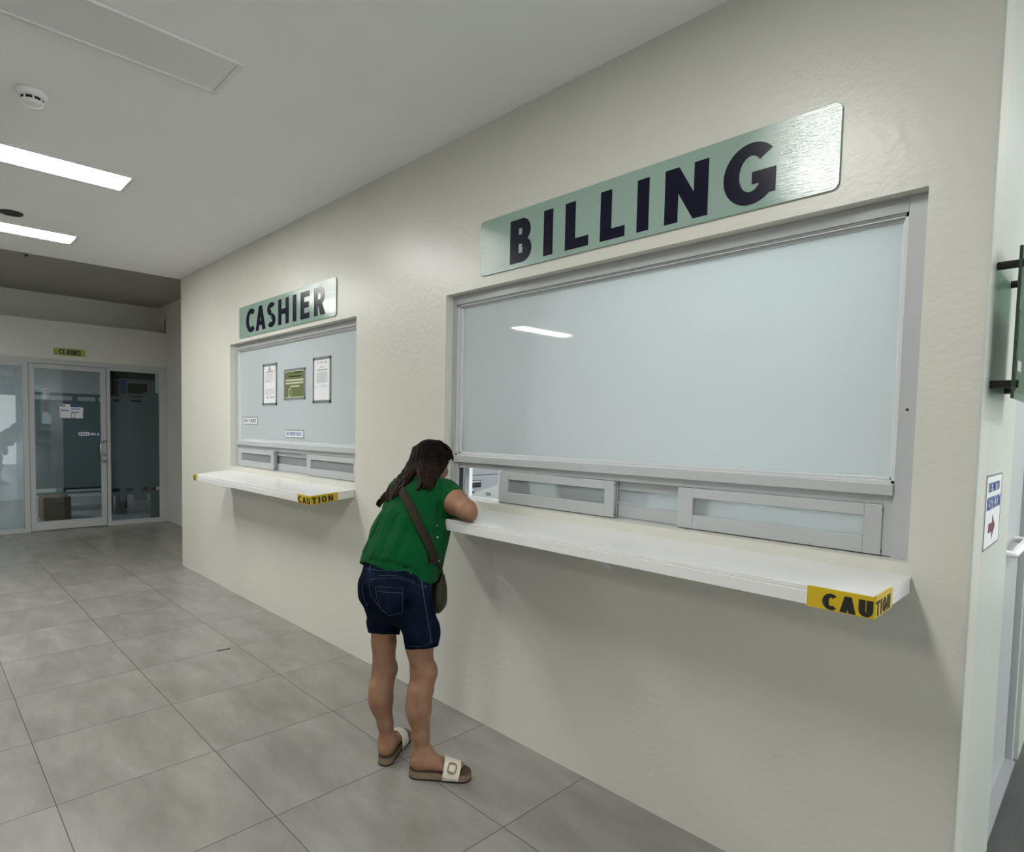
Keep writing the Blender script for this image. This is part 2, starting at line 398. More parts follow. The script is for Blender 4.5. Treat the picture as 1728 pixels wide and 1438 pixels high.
# lobby shell
struct(MB().box(-6.05, 6.2, -7.2, 5.2, ZC, ZC + .25).build('ceiling', 'ceil'))
struct(MB().box(-9.8, -6.05, -7.2, .9, 3.2, 3.3).build('ceiling_corridor', 'ceil_shaded'))
fl = MB().box(-9.2, .17, -7.2, 0.05, -.1, 0).box(-9.2, -5.95, .05, .85, -.1, 0).box(.17, 6.2, -7.2, 0.0, -.1, 0)
struct(fl.build('floor', 'tile'))
struct(box('floor_side_hall', 'floor_dark', .05, 6.2, 0, 5.2, -.1, .0))
struct(box('wall_south', 'paint_room', -9.7, 6.2, -7.3, -7.2, 0, 3.3))
# east end: street entrance, open to daylight
struct(MB().box(6.1, 6.2, -7.2, -2.45, 0, ZC).box(6.1, 6.2, 3.6, 5.2, 0, ZC).box(6.1, 6.2, -2.45, 3.6, 2.75, ZC).build('wall_east', 'paint_white'))
d3 = struct(empty('door_3', (6.15, 1.2, 0)))
fr = MB()
for y in (-2.45, -1.2, 0, 1.2, 2.4, 3.55): fr.box(6.11, 6.19, y, y + .06, 0, 2.75)
fr.box(6.11, 6.19, -2.45, 3.6, 2.69, 2.75).box(6.11, 6.19, -2.45, 3.6, 1.0, 1.05)
fr.build('door_frame', 'alu', d3)
struct(box('wall_north_hall', 'paint_white', .1, 6.2, 5.1, 5.2, 0, ZC))
# the side hall wall beyond the return, with a door
struct(MB().box(.07, .204, 1.62, 5.1, 0, ZC).box(.07, .204, .72, 1.62, 2.15, ZC).build('wall_side_hall', 'paint_white'))
d2 = struct(empty('door_2', (.16, 1.17, 0)))
MB().box(.10, .19, .72, .77, 0, 2.15).box(.10, .19, 1.57, 1.62, 0, 2.15).box(.10, .19, .77, 1.57, 2.1, 2.15).build('door_frame', 'alu', d2, .003)
box('door_leaf', 'alu', .125, .165, .772, 1.568, .012, 2.098, d2, .002)
MB().tube([(.165, .93, 1.03), (.205, .93, 1.03), (.205, 1.4, 1.03), (.165, 1.4, 1.03)], .014, 10).build('push_bar', 'plastic', d2)
box('threshold', 'cabinet', .10, .2, .77, 1.57, 0, .012, d2)
# offices behind the counters
o = MB().box(-5.87, .07, 2.6, 2.7, 0, ZC).box(-5.87, -5.8, TH, 2.6, 0, ZC).box(-2.45, -2.4, TH, 2.6, 0, ZC).box(0, .07, TH, 2.6, 0, ZC)
struct(o.build('wall_office', 'paint_room'))
struct(box('floor_office', 'floor_room', -5.87, .07, TH, 2.7, -.1, 0))
# claims room
struct(MB().box(-13.2, FX - .1, 2.4, 2.5, 0, 3).box(-13.3, -13.2, -4.5, 2.5, 0, 3).box(-13.2, FX - .1, -4.6, -4.5, 0, 3).box(FX - .1, FX - .05, .8, 2.4, 0, 3).build('wall_claims_room', 'paint_room'))
struct(box('floor_claims_room', 'floor_room', -13.3, -9.2, -4.6, 2.5, -.1, 0))
struct(box('ceiling_claims_room', 'ceil', -13.3, FX - .1, -4.6, 2.5, 2.62, 2.7))

# ------------------------------------------------------------------ counter windows
def counter_window(idx, x0, x1, gl0, s1, s2, rear, film, left_gap):
    """framed glass above, a row of low sliding sashes below; front face of the frame at y = .05"""
    r = struct(empty('window_%d' % idx, ((x0 + x1) / 2, .08, OZ0)))
    f = MB()
    y0, y1 = .05, .11
    f.box(x0, x0 + .026, y0, y1, OZ0, OZ1); f.box(x1 - .052, x1, y0, y1, OZ0, OZ1)
    f.box(x0 + .026, x1 - .052, y0 + .014, y1, 1.2565, 1.288)                      # upper track
    f.box(x0 + .026, x1 - .052, y0 + .018, y1 + .03, OZ0, 1.1035)                # lower track
    f.box(x0 + .026, x0 + .043, y0 + .006, y1, 1.1035, 1.285).box(x1 - .079, x1 - .052, y0 + .012, y1 + .02, 1.1035, 1.285)
    f.build('window_frame', 'alu', r, .0015)
    box('top_rail', 'alu_front', x0 + .026, x1 - .052, y0, y1, 2.101, OZ1, r, .0015)
    box('transom', 'alu', x0 + .022, x1 - .052, y0 - .008, y1, 1.285, 1.3195, r, .002)
    g = MB()                                                                       # stepped glazing bead
    for k, (a, za, zb, yy) in enumerate(((.028, 1.3195, 2.101, .056), (.05, 1.329, 2.09, .062))):
        xa, xb = x0 + a, x1 - .05 - (.006 if k else 0); t = .012 if k == 0 else .011
        g.box(xa, xa + t * 1.35, yy, .075, za, zb).box(xb - t, xb, yy, .075, za, zb)
        g.box(xa, xb, yy, .075, za, za + t * .75).box(xa, xb, yy, .075, zb - t, zb)
    g.build('glazing_bead', 'bead', r, .001)
    box('groove_shade', 'groove', x0 + .055, x1 - .064, .0605, .0625, 2.0805, 2.0875, r)  # dark strips standing for the shade in the grooves below the rail
    box('groove_shade', 'groove', x0 + .03, x1 - .058, .0535, .06, 2.0935, 2.1015, r)
    box('glass_panel', film, x0 + .05, x1 - .055, .07, .076, 1.325, 2.098, r)
    def sash(a, b, y, nm, handle_side=0):
        s = MB(); z0, z1 = 1.1045, 1.2545; st = .058
        s.box(a, a + st, y, y + .03, z0, z1).box(b - st * .8, b, y, y + .03, z0, z1)
        s.box(a + st, b - st * .8, y, y + .03, z0, z0 + .051).box(a + st, b - st * .8, y, y + .03, z1 - .036, z1)
        so = s.build(nm, 'alu', r, .0015)
        box('glass_pane', 'pane', a + st - .004, b - st * .8 + .004, y + .012, y + .017, z0 + .048, z1 - .033, so)
        return so
    for a, b in s1: sash(a, b, .056, 'sliding_sash')
    for a, b in rear: sash(a, b, .094, 'sliding_sash')
    gk = MB()
    for a, b in s1:
        gk.box(a, b, .06, .085, 1.1032, 1.1048)
        gk.box(b, b + .0012, .07, .0715, 1.108, 1.25).box(b, b + .0012, .0575, .0615, 1.235, 1.243).box(b, b + .0012, .0575, .0615, 1.112, 1.12)
    if left_gap: gk.box(x0 + .047, x0 + .06, .075, .09, 1.105, 1.252)
    gk.build('gasket', 'rubber', r)
    return r
w1 = counter_window(1, BX0, BX1, 0, [(-1.588, -.936), (-.658, -.0127)], 0, [(-1.25, -.55)], 'film_white', True)
MB().tube([(.035, .0495, 1.536), (.035, .0485, 1.536)], .004, 10).build('screw_hole', 'black', w1)
w2 = counter_window(2, CX0, CX1, 0, [(-4.722, -4.047), (-3.511, -2.846)], 0, [(-4.2, -3.4)], 'film_clear', True)

# ------------------------------------------------------------------ counters (wall shelves)
def counter(name, x0, x1, depth, z, drop, label):
    r = thing(name, ((x0 + x1) / 2, 0, z), label, 'counter')
    box('top_board', 'laminate', x0, x1, -depth + .0045, 0, z - .012, z, r, .001)
    box('apron', 'laminate', x0 + .001, x1 - .001, -depth, -.004, z - .049, z - .0125, r, .002)
    if drop: r.rotation_euler = (math.atan(drop / depth), 0, 0)
    return r
bs = counter('service_counter', -1.95, .0755, .36, 1.0665, 0, 'long white laminate counter shelf below the billing window, woman leaning on it')
MB().prism([(-.93, 1.017), (-.775, .955), (-.775, 1.017)], (0, -.205, 0), XP, ZP, YP, .003).build('bracket', 'laminate', bs)
cs = counter('service_counter', -4.775, -2.786, .31, 1.064, .027, 'shorter white laminate counter shelf below the cashier window, sloping forward')

def caution(label, x, front_a, side_b, yf, z0, z1, spans_f, spans_s, sgn=1, mats='tape'):
    """tape on the front edge from front_a to the corner x and round onto the end face, to y = side_b"""
    r = thing('caution_tape', (x, yf, z0), label, 'tape')
    mb = MB(); e = .0012
    g = .0004; mb.box(front_a, x + sgn * g, yf - e - g, yf - g, z0 - .003, z1 + g).box(front_a, x, yf - e, yf + .006, z1 + g, z1 + g + e)
    mb.box(x + sgn * g, x + sgn * (e + g), yf - e, side_b, z0 - .001, z1 + g).box(x, x - sgn * .004, yf, side_b, z1 + g, z1 + g + e)
    mb.build('tape_band', 'tape', r)
    lt = MB(); h0, h1 = z0 + .002, z1 - .009
    if spans_f: put_word(lt, spans_f, h0 - .003, h1, (0, yf - e - g, 0), XP, ZP, -YP, .0006, .35, .23)
    if spans_s: put_word(lt, spans_s, h0, h1, (x + sgn * (e + g), yf, 0), YP, ZP, XP * sgn, .0006, .3, .2)
    if lt.v: lt.build('lettering', 'ink', r)
    return r
caution('yellow caution tape on the right front corner of the billing counter', .0755, -.074, -.205, -.36, 1.0175, 1.0668,
        [('C', -.038, -.004), ('A', .001, .0365), ('U', .0415, .0725)], [('T', .002, .035), ('I', .042, .054), ('O', .062, .094), ('N', .101, .132)])
ct = caution('yellow caution tape on the right front corner of the cashier counter', -2.786, -2.95, -.125, -.31, 1.0155, 1.0642,
        [('C', -2.94, -2.892), ('A', -2.887, -2.838), ('U', -2.832, -2.792)], [('T', .006, .04), ('I', .05, .062), ('O', .072, .108), ('N', .118, .152)])
ct2 = caution('small yellow tape end on the left front corner of the cashier counter', -4.775, -4.69, -.26, -.31, 1.0155, 1.0642,
        [('N', -4.765, -4.735)], None, -1)
piv = Vector(((-4.775 - 2.786) / 2, 0, 1.064)); Rx = Matrix.Rotation(math.atan(.027 / .31), 4, 'X')
for q in (ct, ct2):
    q.matrix_basis = Matrix.Translation(piv) @ Rx @ Matrix.Translation(-piv) @ Matrix.Translation(q.location)

# ------------------------------------------------------------------ signs
def sign(x0, x1, z0, z1, y, spans, lz, label, s=.27, b=.215):
    r = thing('sign', ((x0 + x1) / 2, 0, z0), label, 'sign')
    MB().prism(rrect(x1 - x0, z1 - z0, .022), (x0, 0, z0), XP, ZP, -YP, .008).build('sign_panel', 'mint', r, .001)
    lt = MB(); put_word(lt, spans, lz[0], lz[1], (0, -.0081, 0), XP, ZP, -YP, .0008, s, b); lt.build('lettering', 'navy', r)
    return r
sign(-1.683, -.152, 2.1945, 2.4525, 0, [('B', -1.487, -1.358), ('I', -1.289, -1.238), ('L', -1.172, -1.053), ('L', -.997, -.884), ('I', -.832, -.782), ('N', -.718, -.555), ('G', -.502, -.333)],
     (2.216, 2.41), 'large mint green sign reading BILLING above the long window')
sign(-4.5515, -3.0141, 2.174, 2.4258, 0, [('C', -4.41, -4.235), ('A', -4.23, -4.05), ('S', -4.02, -3.88), ('H', -3.835, -3.665), ('I', -3.605, -3.55), ('E', -3.49, -3.36), ('R', -3.30, -3.15)],
     (2.203, 2.392), 'mint green sign reading CASHIER above the smaller window', .28, .21)
r = thing('sign', (FX, -.43, 2.34), 'small olive green sign reading CLAIMS on the far wall above the glass door', 'sign')
box('sign_panel', 'claims_green', FX, FX + .01, -.614, -.248, 2.34, 2.434, r, .002)
lt = MB(); put_word(lt, even_spans('CLAIMS', -.556, -.30), 2.354, 2.422, (FX + .0104, 0, 0), YP, ZP, XP, .0012, .24, .2); lt.build('lettering', 'ink', r)

# framed notices standing just inside the cashier glass, and two stickers
def notice(x0, x1, z0, z1, kind, label):
    y = .066
    r = thing('framed_notice', ((x0 + x1) / 2, y, z0), label, 'notice')
    f = MB(); t = .02 if kind != 'poster' else .016
    f.box(x0, x1, y, y + .003, z0, z0 + t).box(x0, x1, y, y + .003, z1 - t, z1).box(x0, x0 + t, y, y + .003, z0, z1).box(x1 - t, x1, y, y + .003, z0, z1)
    f.build('notice_frame', 'doc_frame', r)
    x0 += t; x1 -= t; z0 += t; z1 -= t; W = x1 - x0; H = z1 - z0
    box('sheet', 'olive_doc' if kind == 'poster' else 'paper', x0, x1, y + .001, y + .0035, z0, z1, r)
    p = MB(); e = y + .0004
    L = lambda a, b, c, d: p.box(x0 + W * a, x0 + W * b, e, y + .001, z1 - H * d, z1 - H * c)
    if kind == 'poster':
        L(.04, .96, .31, .38); L(.04, .96, .42, .49); L(.28, .76, .55, .61)
        p.box(x0, x1, e, y + .001, z1 - .006, z1).box(x0, x1, e, y + .001, z0, z0 + .006)
        for k in range(14):
            a = 2 * PI * k / 14; p.box(x0 + W * .25 + .022 * math.cos(a) - .004, x0 + W * .25 + .022 * math.cos(a) + .004, e, y + .001, z0 + H * .19 + .03 * math.sin(a) - .005, z0 + H * .19 + .03 * math.sin(a) + .005)
        p.build('print', 'olive_light', r)
        q = MB(); q.box(x0 + W * .2, x0 + W * .85, e, y + .001, z1 - H * .23, z1 - H * .19).box(x0 + W * .5, x0 + W * .9, e, y + .001, z1 - H * .08, z1 - H * .03); q.build('small_print', 'ink', r)
    else:
        if kind == 'seal':
            p.prism([(0, 0), (.06, 0), (.03, .05)], (x0 + W * .36, e + .0006, z1 - H * .13), XP, ZP, -YP, .0006)
            L(.15, .8, .15, .18); L(.3, .95, .13, .145); L(.15, .75, .22, .24); L(.12, .6, .41, .43)
            for k in range(9): L(.1, .9 - .1 * (k % 3), .27 + .016 * k, .275 + .016 * k)
            for k in range(10): L(.1, .95 - .15 * (k % 2), .62 + .017 * k, .626 + .017 * k)
            L(.25, .4, .82, .88); L(.5, .9, .83, .87)
        else:
            L(.18, .25, .05, .09); L(.72, .82, .04, .1); L(.35, .62, .05, .08); L(.4, .6, .17, .19); L(.18, .85, .23, .27)
            for k in range(16): L(.15, .88 - .12 * (k % 4 == 3), .31 + .0165 * k, .318 + .0165 * k)
            L(.12, .19, .66, .69); L(.42, .8, .63, .64); L(.4, .84, .67, .68)
        p.build('print', 'paper_grey', r)
    return r
notice(-4.262, -4.012, 1.616, 1.947, 'seal', 'leftmost of three grey framed notices behind the cashier glass, with a seal on top')
notice(-3.889, -3.558, 1.652, 1.883, 'poster', 'olive green framed poster in the middle behind the cashier glass')
notice(-3.446, -3.197, 1.62, 1.94, 'lines', 'rightmost framed white notice of printed lines behind the cashier glass')
def sticker(x0, x1, z0, z1, body, col, label):
    y = .0675
    r = thing('sticker', ((x0 + x1) / 2, y, z0), label, 'sticker')
    box('border', 'doc_frame', x0, x1, y, y + .002, z0, z1, r); box('sheet', 'paper', x0 + .006, x1 - .006, y - .0006, y, z0 + .006, z1 - .006, r)
    text_mesh('lettering', body, (x1 - x0) * .82, ((x0 + x1) / 2, y - .0007, (z0 + z1) / 2), XP, ZP, -YP, col, r, .008, (z1 - z0) * .45)
sticker(-4.66, -4.363, 1.462, 1.526, 'PAY HERE', 'ink', 'small white sticker reading PAY HERE low at the left of the cashier glass')
sticker(-3.868, -3.58, 1.366, 1.427, 'NO DEPOSIT POLICY', 'blue', 'small white sticker with blue words low in the middle of the cashier glass')

# ------------------------------------------------------------------ claims front: fixed frames, swing door
d1 = struct(empty('door_1', (FX, -.43, 0)))
f = MB(); xa, xb = FX - .07, FX + .012
f.box(xa, xb, -3.0, .8, 2.215, 2.28)                                   # header
f.box(xa, xb, -.957, -.897, 0, 2.215).box(xa, xb, .003, .047, 0, 2.215).box(xa, xb, .69, .8, 0, 2.215).box(xa, xb, -3.0, -2.93, 0, 2.215)
f.box(xa, xb, .047, .69, 2.18, 2.215).box(xa, xb, .047, .69, 0, .065).box(xa, xb, -2.93, -.957, 0, .055).box(xa, xb, -2.93, -.957, 2.16, 2.215)
f.build('door_frame', 'alu', d1, .003)
lf = MB(); xa, xb = FX - .055, FX - .005
lf.box(xa, xb, -.893, -.83, .012, 2.21).box(xa, xb, -.068, -.003, .012, 2.21).box(xa, xb, -.83, -.068, .012, .125).box(xa, xb, -.83, -.068, 2.15, 2.21)
leaf = lf.build('door_leaf', 'alu', d1, .003)
def glazed(parent, y0, y1, z0, z1, x, fa, fb):
    box('glass_panel', 'glass_claims', x - .004, x + .004, y0, y1, z0, z1, parent)
    fm = MB(); fx = x - .0062
    def st(a, b, c, d): fm.box(fx, fx + .001, max(a, y0), min(b, y1), c, d)
    st(y0, y1, fa, fb)
    k = 0; ps = y0
    return fm, st
fm, st = glazed(leaf, -.835, -.063, .12, 2.155, FX - .03, .56, 1.745)
st(-.83, -.07, 1.80, 1.84); st(-.40, -.34, 1.745, 1.80); st(-.13, -.09, 1.745, 1.80); st(-.83, -.07, .475, .51)
fm.build('frosted_film', 'frost', leaf)
fm, st = glazed(d1, .045, .692, .06, 2.185, FX - .03, .52, 1.755)
for a, b in ((.045, .10), (.175, .32), (.46, .692)): st(a, b, 1.755, 1.785)
st(.045, .69, 1.785, 1.83); st(.2, .34, 1.83, 1.87); st(.48, .69, 1.83, 1.90)
for a, b in ((.17, .25), (.345, .45), (.53, .6)): st(a, b, .47, .52)
st(.045, .69, .425, .47); st(.17, .25, .33, .425); st(.345, .52, .33, .425); st(.57, .69, .05, .425)
fm.build('frosted_film', 'frost', d1)
fm, st = glazed(d1, -2.935, -.952, .05, 2.165, FX - .03, .56, .62)
MB().tube([(FX - .012, -.022, 1.195), (FX + .05, -.022, 1.195), (FX + .05, -.085, 1.18), (FX + .05, -.085, .93), (FX + .05, -.022, .915), (FX - .012, -.022, .915)], .012, 10).build('door_handle', 'chrome', leaf)
lk = MB().tube([(FX - .01, -.03, 1.005), (FX + .006, -.03, 1.005)], .02, 14).build('door_lock', 'chrome', leaf)
# notices on the door
r = thing('door_notice', (FX, -.415, 1.5), 'white notice with a blue header taped to the claims door glass', 'notice')
x = FX - .025
box('sheet', 'paper', x, x + .001, -.553, -.278, 1.503, 1.692, r)
MB().box(x + .001, x + .0016, -.43, -.279, 1.655, 1.691).box(x + .001, x + .0016, -.545, -.52, 1.66, 1.685).box(x + .001, x + .0016, -.51, -.49, 1.66, 1.685).build('header', 'blue_dark', r)
p = MB()
for k, (a, b) in enumerate(((-.42, -.31), (-.54, -.45), (-.42, -.33))): p.box(x + .001, x + .0016, a, b, 1.625 - .022 * k, 1.637 - .022 * k)
p.box(x + .001, x + .0016, -.55, -.28, 1.503, 1.507).box(x + .001, x + .0016, -.55, -.546, 1.503, 1.6).box(x + .001, x + .0016, -.284, -.28, 1.503, 1.6).box(x + .001, x + .0016, -.42, -.375, 1.51, 1.515).box(x + .001, x + .0016, -.42, -.375, 1.565, 1.57).box(x + .001, x + .0016, -.42, -.416, 1.51, 1.57).box(x + .001, x + .0016, -.379, -.375, 1.51, 1.57)
p.build('print', 'blue', r)
r = thing('door_sticker', (FX, -.2, 1.26), 'long rounded sticker reading PULL HILA beside the claims door handle', 'sticker')
MB().prism(rrect(.272, .062, .02), (x, -.342, 1.262), YP, ZP, XP, .001).build('plate', 'blue_dark', r)
MB().prism(rrect(.128, .05, .016, 6, (0, 0, 1, 1)), (x + .001, -.336, 1.268), YP, ZP, XP, .0006).build('label_field', 'paper', r)
lt = MB(); put_word(lt, even_spans('PULL', -.325, -.217), 1.276, 1.31, (x + .0017, 0, 0), YP, ZP, XP, .0006, .26, .22); lt.build('lettering', 'blue_dark', r)
lt = MB(); put_word(lt, even_spans('HILA', -.195, -.085), 1.276, 1.31, (x + .0011, 0, 0), YP, ZP, XP, .0008, .26, .22); lt.build('lettering', 'paper', r)

# claims room contents
r = thing('cardboard_box', (-10.3, -.42, 0), 'brown cardboard box on the floor behind the claims door glass', 'box')
box('carton', 'card', -10.55, -10.1, -.62, -.27, 0, .34, r, .006); box('packing_tape', 'dark_wood', -10.0995, -10.098, -.5, -.36, .22, .26, r)
r = thing('desk', (-11.35, .25, 0), 'dark desk seen through the lower claims glass', 'desk')
MB().box(-11.7, -11.0, -.25, .75, .70, .74).build('desk_top', 'dark_wood', r, .003)
for a in (-.22, .68): box('leg', 'dark_wood', -11.65, -11.05, a, a + .04, 0, .70, r)
box('modesty_panel', 'dark_wood', -11.6, -11.57, -.18, .68, .3, .70, r)
r = thing('storage_shelf', (-10.6, .75, 0), 'tall dark shelving unit at the right inside the claims room', 'shelf')
for z in (.32, 1.15, 1.86): box('shelf_board', 'dark_wood', -10.9, -10.3, .3, 1.6, z, z + .03, r)
for y in (.3, 1.57): box('upright', 'dark_wood', -10.9, -10.3, y, y + .03, 0, 2.2, r)
box('back_panel', 'black', -10.93, -10.9, .3, 1.6, 1.2, 2.5, r)
r = thing('printer_carton', (-10.55, .68, 1.89), 'printer carton on the top shelf behind the right claims pane', 'box')
box('carton', 'printer_box', -10.85, -10.35, .45, .98, 1.8915, 2.16, r, .004)
MB().box(-10.3495, -10.348, .57, .86, 1.93, 2.09).build('printed_picture', 'black', r)
MB().box(-10.3495, -10.348, .46, .55, 1.92, 2.14).build('printed_side', 'blue', r)
r = thing('red_box', (-10.5, 1.02, .35), 'small red box on the low shelf at the right edge of the claims glass', 'box')
box('carton', 'red', -10.7, -10.31, .90, 1.2, .3515, .5, r, .003); box('label_patch', 'paper', -10.3095, -10.308, .905, .95, .40, .49, r)
r = thing('potted_plant', (-10.35, 1.0, 1.18), 'dim grey plant shape behind the frosted right claims pane', 'plant')
r.location = (-10.2, .92, 0.35)
pm = MB()
for k in range(16):
    a = k * 2.4; rad = .05 + .09 * ((k * 7) % 5) / 5; z = .62 + .30 * ((k * 3) % 7) / 7
    b = Vector((-10.33, 1.05, .55)); t = Vector((-10.33 + rad * math.cos(a), 1.05 + rad * math.sin(a), z + .1)); m_ = (b + t) / 2 + Vector((0, 0, .05)); s_ = Vector((-math.sin(a), math.cos(a), 0)) * .022
    pm.add([b, m_ + s_, t, m_ - s_], [(0, 1, 2, 3)], True)
lfv = pm.build('leaves', pr('leaf', (.05, .07, .04), .6), r); lfv.modifiers.new('s', 'SOLIDIFY').thickness = .002
MB().lathe([(0, 0), (.05, 0), (.065, .09), (.058, .09), (.05, .02), (0, .02)], (-10.33, 1.05, .501)).build('pot', 'cabinet', r)

# billing office, seen through the open sash
r = thing('filing_cabinet', (-2.2, .8, 0), 'grey steel cabinet with a black handle inside the open billing sash', 'cabinet')
box('body', 'cabinet', -2.39, -2.3, .5, .80, 0, 1.32, r, .003)
for a, b in ((.03, .6), (.605, 1.163), (1.168, 1.31)): box('drawer', 'cabinet', -2.3, -2.292, .515, .775, a, b, r, .002)
hd = MB().box(-2.292, -2.285, .535, .625, 1.088, 1.135).build('handle', 'black', r, .003)
box('label_window', 'paper_grey', -2.2848, -2.284, .545, .617, 1.121, 1.130, hd)
r = thing('key_on_string', (-2.285, .53, 1.05), 'black key tag hanging on a thin white cord beside the black cabinet handle', 'key')
MB().tube([(-2.284, .521, 1.15), (-2.283, .533, 1.10), (-2.283, .549, 1.066)], .0018, 6).build('cord', 'plastic', r)
box('tag', 'black', -2.290, -2.279, .541, .562, 1.032, 1.066, r, .004)
r = thing('office_desk', (-1.2, .5, 0), 'white desk top just inside the billing window opening', 'desk')
box('desk_top', 'laminate', -2.28, -.1, .16, .72, .985, 1.02, r, .003)
for a in (-2.26, -.16): box('leg', 'alu', a, a + .05, .2, .7, 0, .985, r)
r = thing('paper_tray', (-2.05, .5, 1.0205), 'white slatted paper tray on the desk beside the open billing sash', 'tray')
MB().box(-2.2, -1.9, .44, .60, 1.0205, 1.06).prism([(0, 0), (.3, 0), (.3, .085), (.26, .085)], (-2.2, .44, 1.06), XP, ZP, YP, .006).prism([(0, 0), (.3, 0), (.3, .085), (.26, .085)], (-2.2, .594, 1.06), XP, ZP, YP, .006).build('tray_body', 'plastic', r, .002)
MB().box(-2.06, -2.02, .4385, .44, 1.068, 1.086).build('slot', 'cabinet', r)
r = thing('stapler', (-1.97, .52, 1.0605), 'small black stapler lying on the white paper tray', 'stapler')
MB().box(-2.02, -1.93, .50, .53, 1.0605, 1.068).build('base', 'black', r, .003)
MB().prism([(0, .0), (.09, .018), (.09, .03), (0, .012)], (-2.02, .502, 1.068), XP, ZP, YP, .026).build('arm', 'black', r, .003)
r = thing('monitor', (-1.15, .55, 1.02), 'black computer monitor edge seen through the first billing sash pane', 'monitor')
box('foot', 'black', -1.45, -1.25, .5, .62, 1.02, 1.03, r, .003); box('neck', 'black', -1.37, -1.33, .56, .58, 1.03, 1.13, r); box('screen', 'black', -1.62, -1.08, .55, .57, 1.11, 1.42, r, .003)
r = thing('window_post', (-1.99, .13, 1.02), 'white perforated upright post just inside the open billing sash', 'post')
box('post', 'plastic', -1.905, -1.872, .125, .15, 1.02, 1.5, r, .002)
for z in (1.145, 1.205):
    MB().tube([(-1.888, .1245, z), (-1.888, .126, z)], .003, 8).build('screw', 'cabinet', r)

# ------------------------------------------------------------------ ceiling fittings
def panel(x, y, lit, label, z=ZC, L=1.2, Wd=.3):
    r = thing('ceiling_light', (x, y, z), label, 'light', 'recessed panel lights in the hall ceiling')
    f = MB(); a, b = Wd / 2, L / 2
    for (x0, x1, y0, y1) in ((-a, a, -b, -b + .022), (-a, a, b - .022, b), (-a, -a + .022, -b + .022, b - .022), (a - .022, a, -b + .022, b - .022)):
        f.box(x + x0, x + x1, y + y0, y + y1, z - .012, z)
    f.build('frame', 'lamp_frame', r, .002)
    if lit == 2:
        f = MB().box(x - a + .02, x + a - .02, y - b + .02, y + b - .02, z - .006, z - .002).build('diffuser', 'lamp_room', r)
    else: f = MB().box(x - a + .02, x + a - .02, y - b + .02, y + b - .02, z - .006, z - .002).build('diffuser', {1: 'lamp', 3: 'lamp_dim'}.get(lit, 'lamp_off'), r)
    return r
YA, YB = -1.64, -4.8
panel(-2.16, YA, 0, 'unlit ceiling panel light nearest the viewer, above the smoke detector in the photo')
panel(-3.71, YA, 1, 'lit ceiling panel light just beyond the smoke detector')
panel(-5.28, YA, 1, 'lit ceiling panel light farthest away, beside the dark round ceiling speaker')
panel(-.6, YA, 3, 'lit ceiling panel light reflected in the billing sign')
panel(.97, YA, 0, 'unlit ceiling panel light above the viewer at the corner of the hall')
panel(-5.42, YB, 1, 'lit ceiling panel light across the hall, reflected in the billing glass')
panel(-2.16, YB, 0, 'unlit ceiling panel light across the hall, opposite the near unlit one')
panel(-.6, YB, 1, 'added fill light across the hall, a lit ceiling panel opposite the billing sign')  # unseen panel added as fill for the lower wall
panel(.97, YB, 0, 'unlit ceiling panel light across the hall nearest the street entrance')
panel(-.45, .85, 2, 'ceiling panel light inside the billing office, placed to make the glass glow', L=1.2)  # set close behind the film so the upper pane looks brighter
panel(-3.9, 1.5, 2, 'ceiling panel light inside the cashier office', L=1.2)
panel(-11.2, -2.2, 2, 'ceiling panel light inside the claims room', 2.62)
panel(2.6, 2.0, 1, 'ceiling panel light in the side hall, farther from the corner')
panel(1.4, 1.5, 1, 'added panel light in the side hall, brightening the wall face by the glass plaque')  # unseen panel added to brighten the return face
r = thing('smoke_detector', (-2.88, -1.64, ZC), 'white round smoke detector on the ceiling between the unlit and lit panel lights', 'smoke detector')
MB().lathe([(0, 0), (.062, 0), (.064, -.012), (.056, -.026), (.044, -.03)], (-2.88, -1.64, ZC)).build('base', 'plastic', r)
MB().lathe([(.044, -.03), (.038, -.032), (.038, -.042), (.044, -.044)], (-2.88, -1.64, ZC)).build('sensor_slots', 'black', r)
MB().lathe([(.046, -.043), (.044, -.05), (.03, -.055), (0, -.056)], (-2.88, -1.64, ZC)).build('cap', 'plastic', r)
for k in range(8):
    rb = MB(); a = k * PI / 4; rb.tube([(-2.88 + .043 * math.cos(a), -1.64 + .043 * math.sin(a), ZC - .029), (-2.88 + .044 * math.cos(a), -1.64 + .044 * math.sin(a), ZC - .045)], .004, 6); rb.build('rib', 'plastic', r)
r = thing('ceiling_speaker', (-5.02, -1.5, ZC), 'dark round ceiling speaker beside the farthest lit panel light', 'speaker')
r.location = (-4.88, -1.505, ZC)
MB().lathe([(0, -.003), (.05, -.004), (.062, -.008), (.07, -.006), (.072, 0)], (-4.88, -1.505, ZC)).build('grille', 'rubber', r)
r = thing('sprinkler', (-7.3, -1.12, 3.2), 'tiny dark sprinkler head on the dim corridor ceiling', 'sprinkler')
MB().lathe([(0, 0), (.035, 0), (.035, -.006), (.012, -.008), (.012, -.03), (0, -.03)], (-7.3, -1.12, 3.2), 16).build('rosette', 'groove', r)
MB().lathe([(0, -.03), (.02, -.03), (.02, -.034), (0, -.034)], (-7.3, -1.12, 3.2), 16).build('deflector', 'black', r)

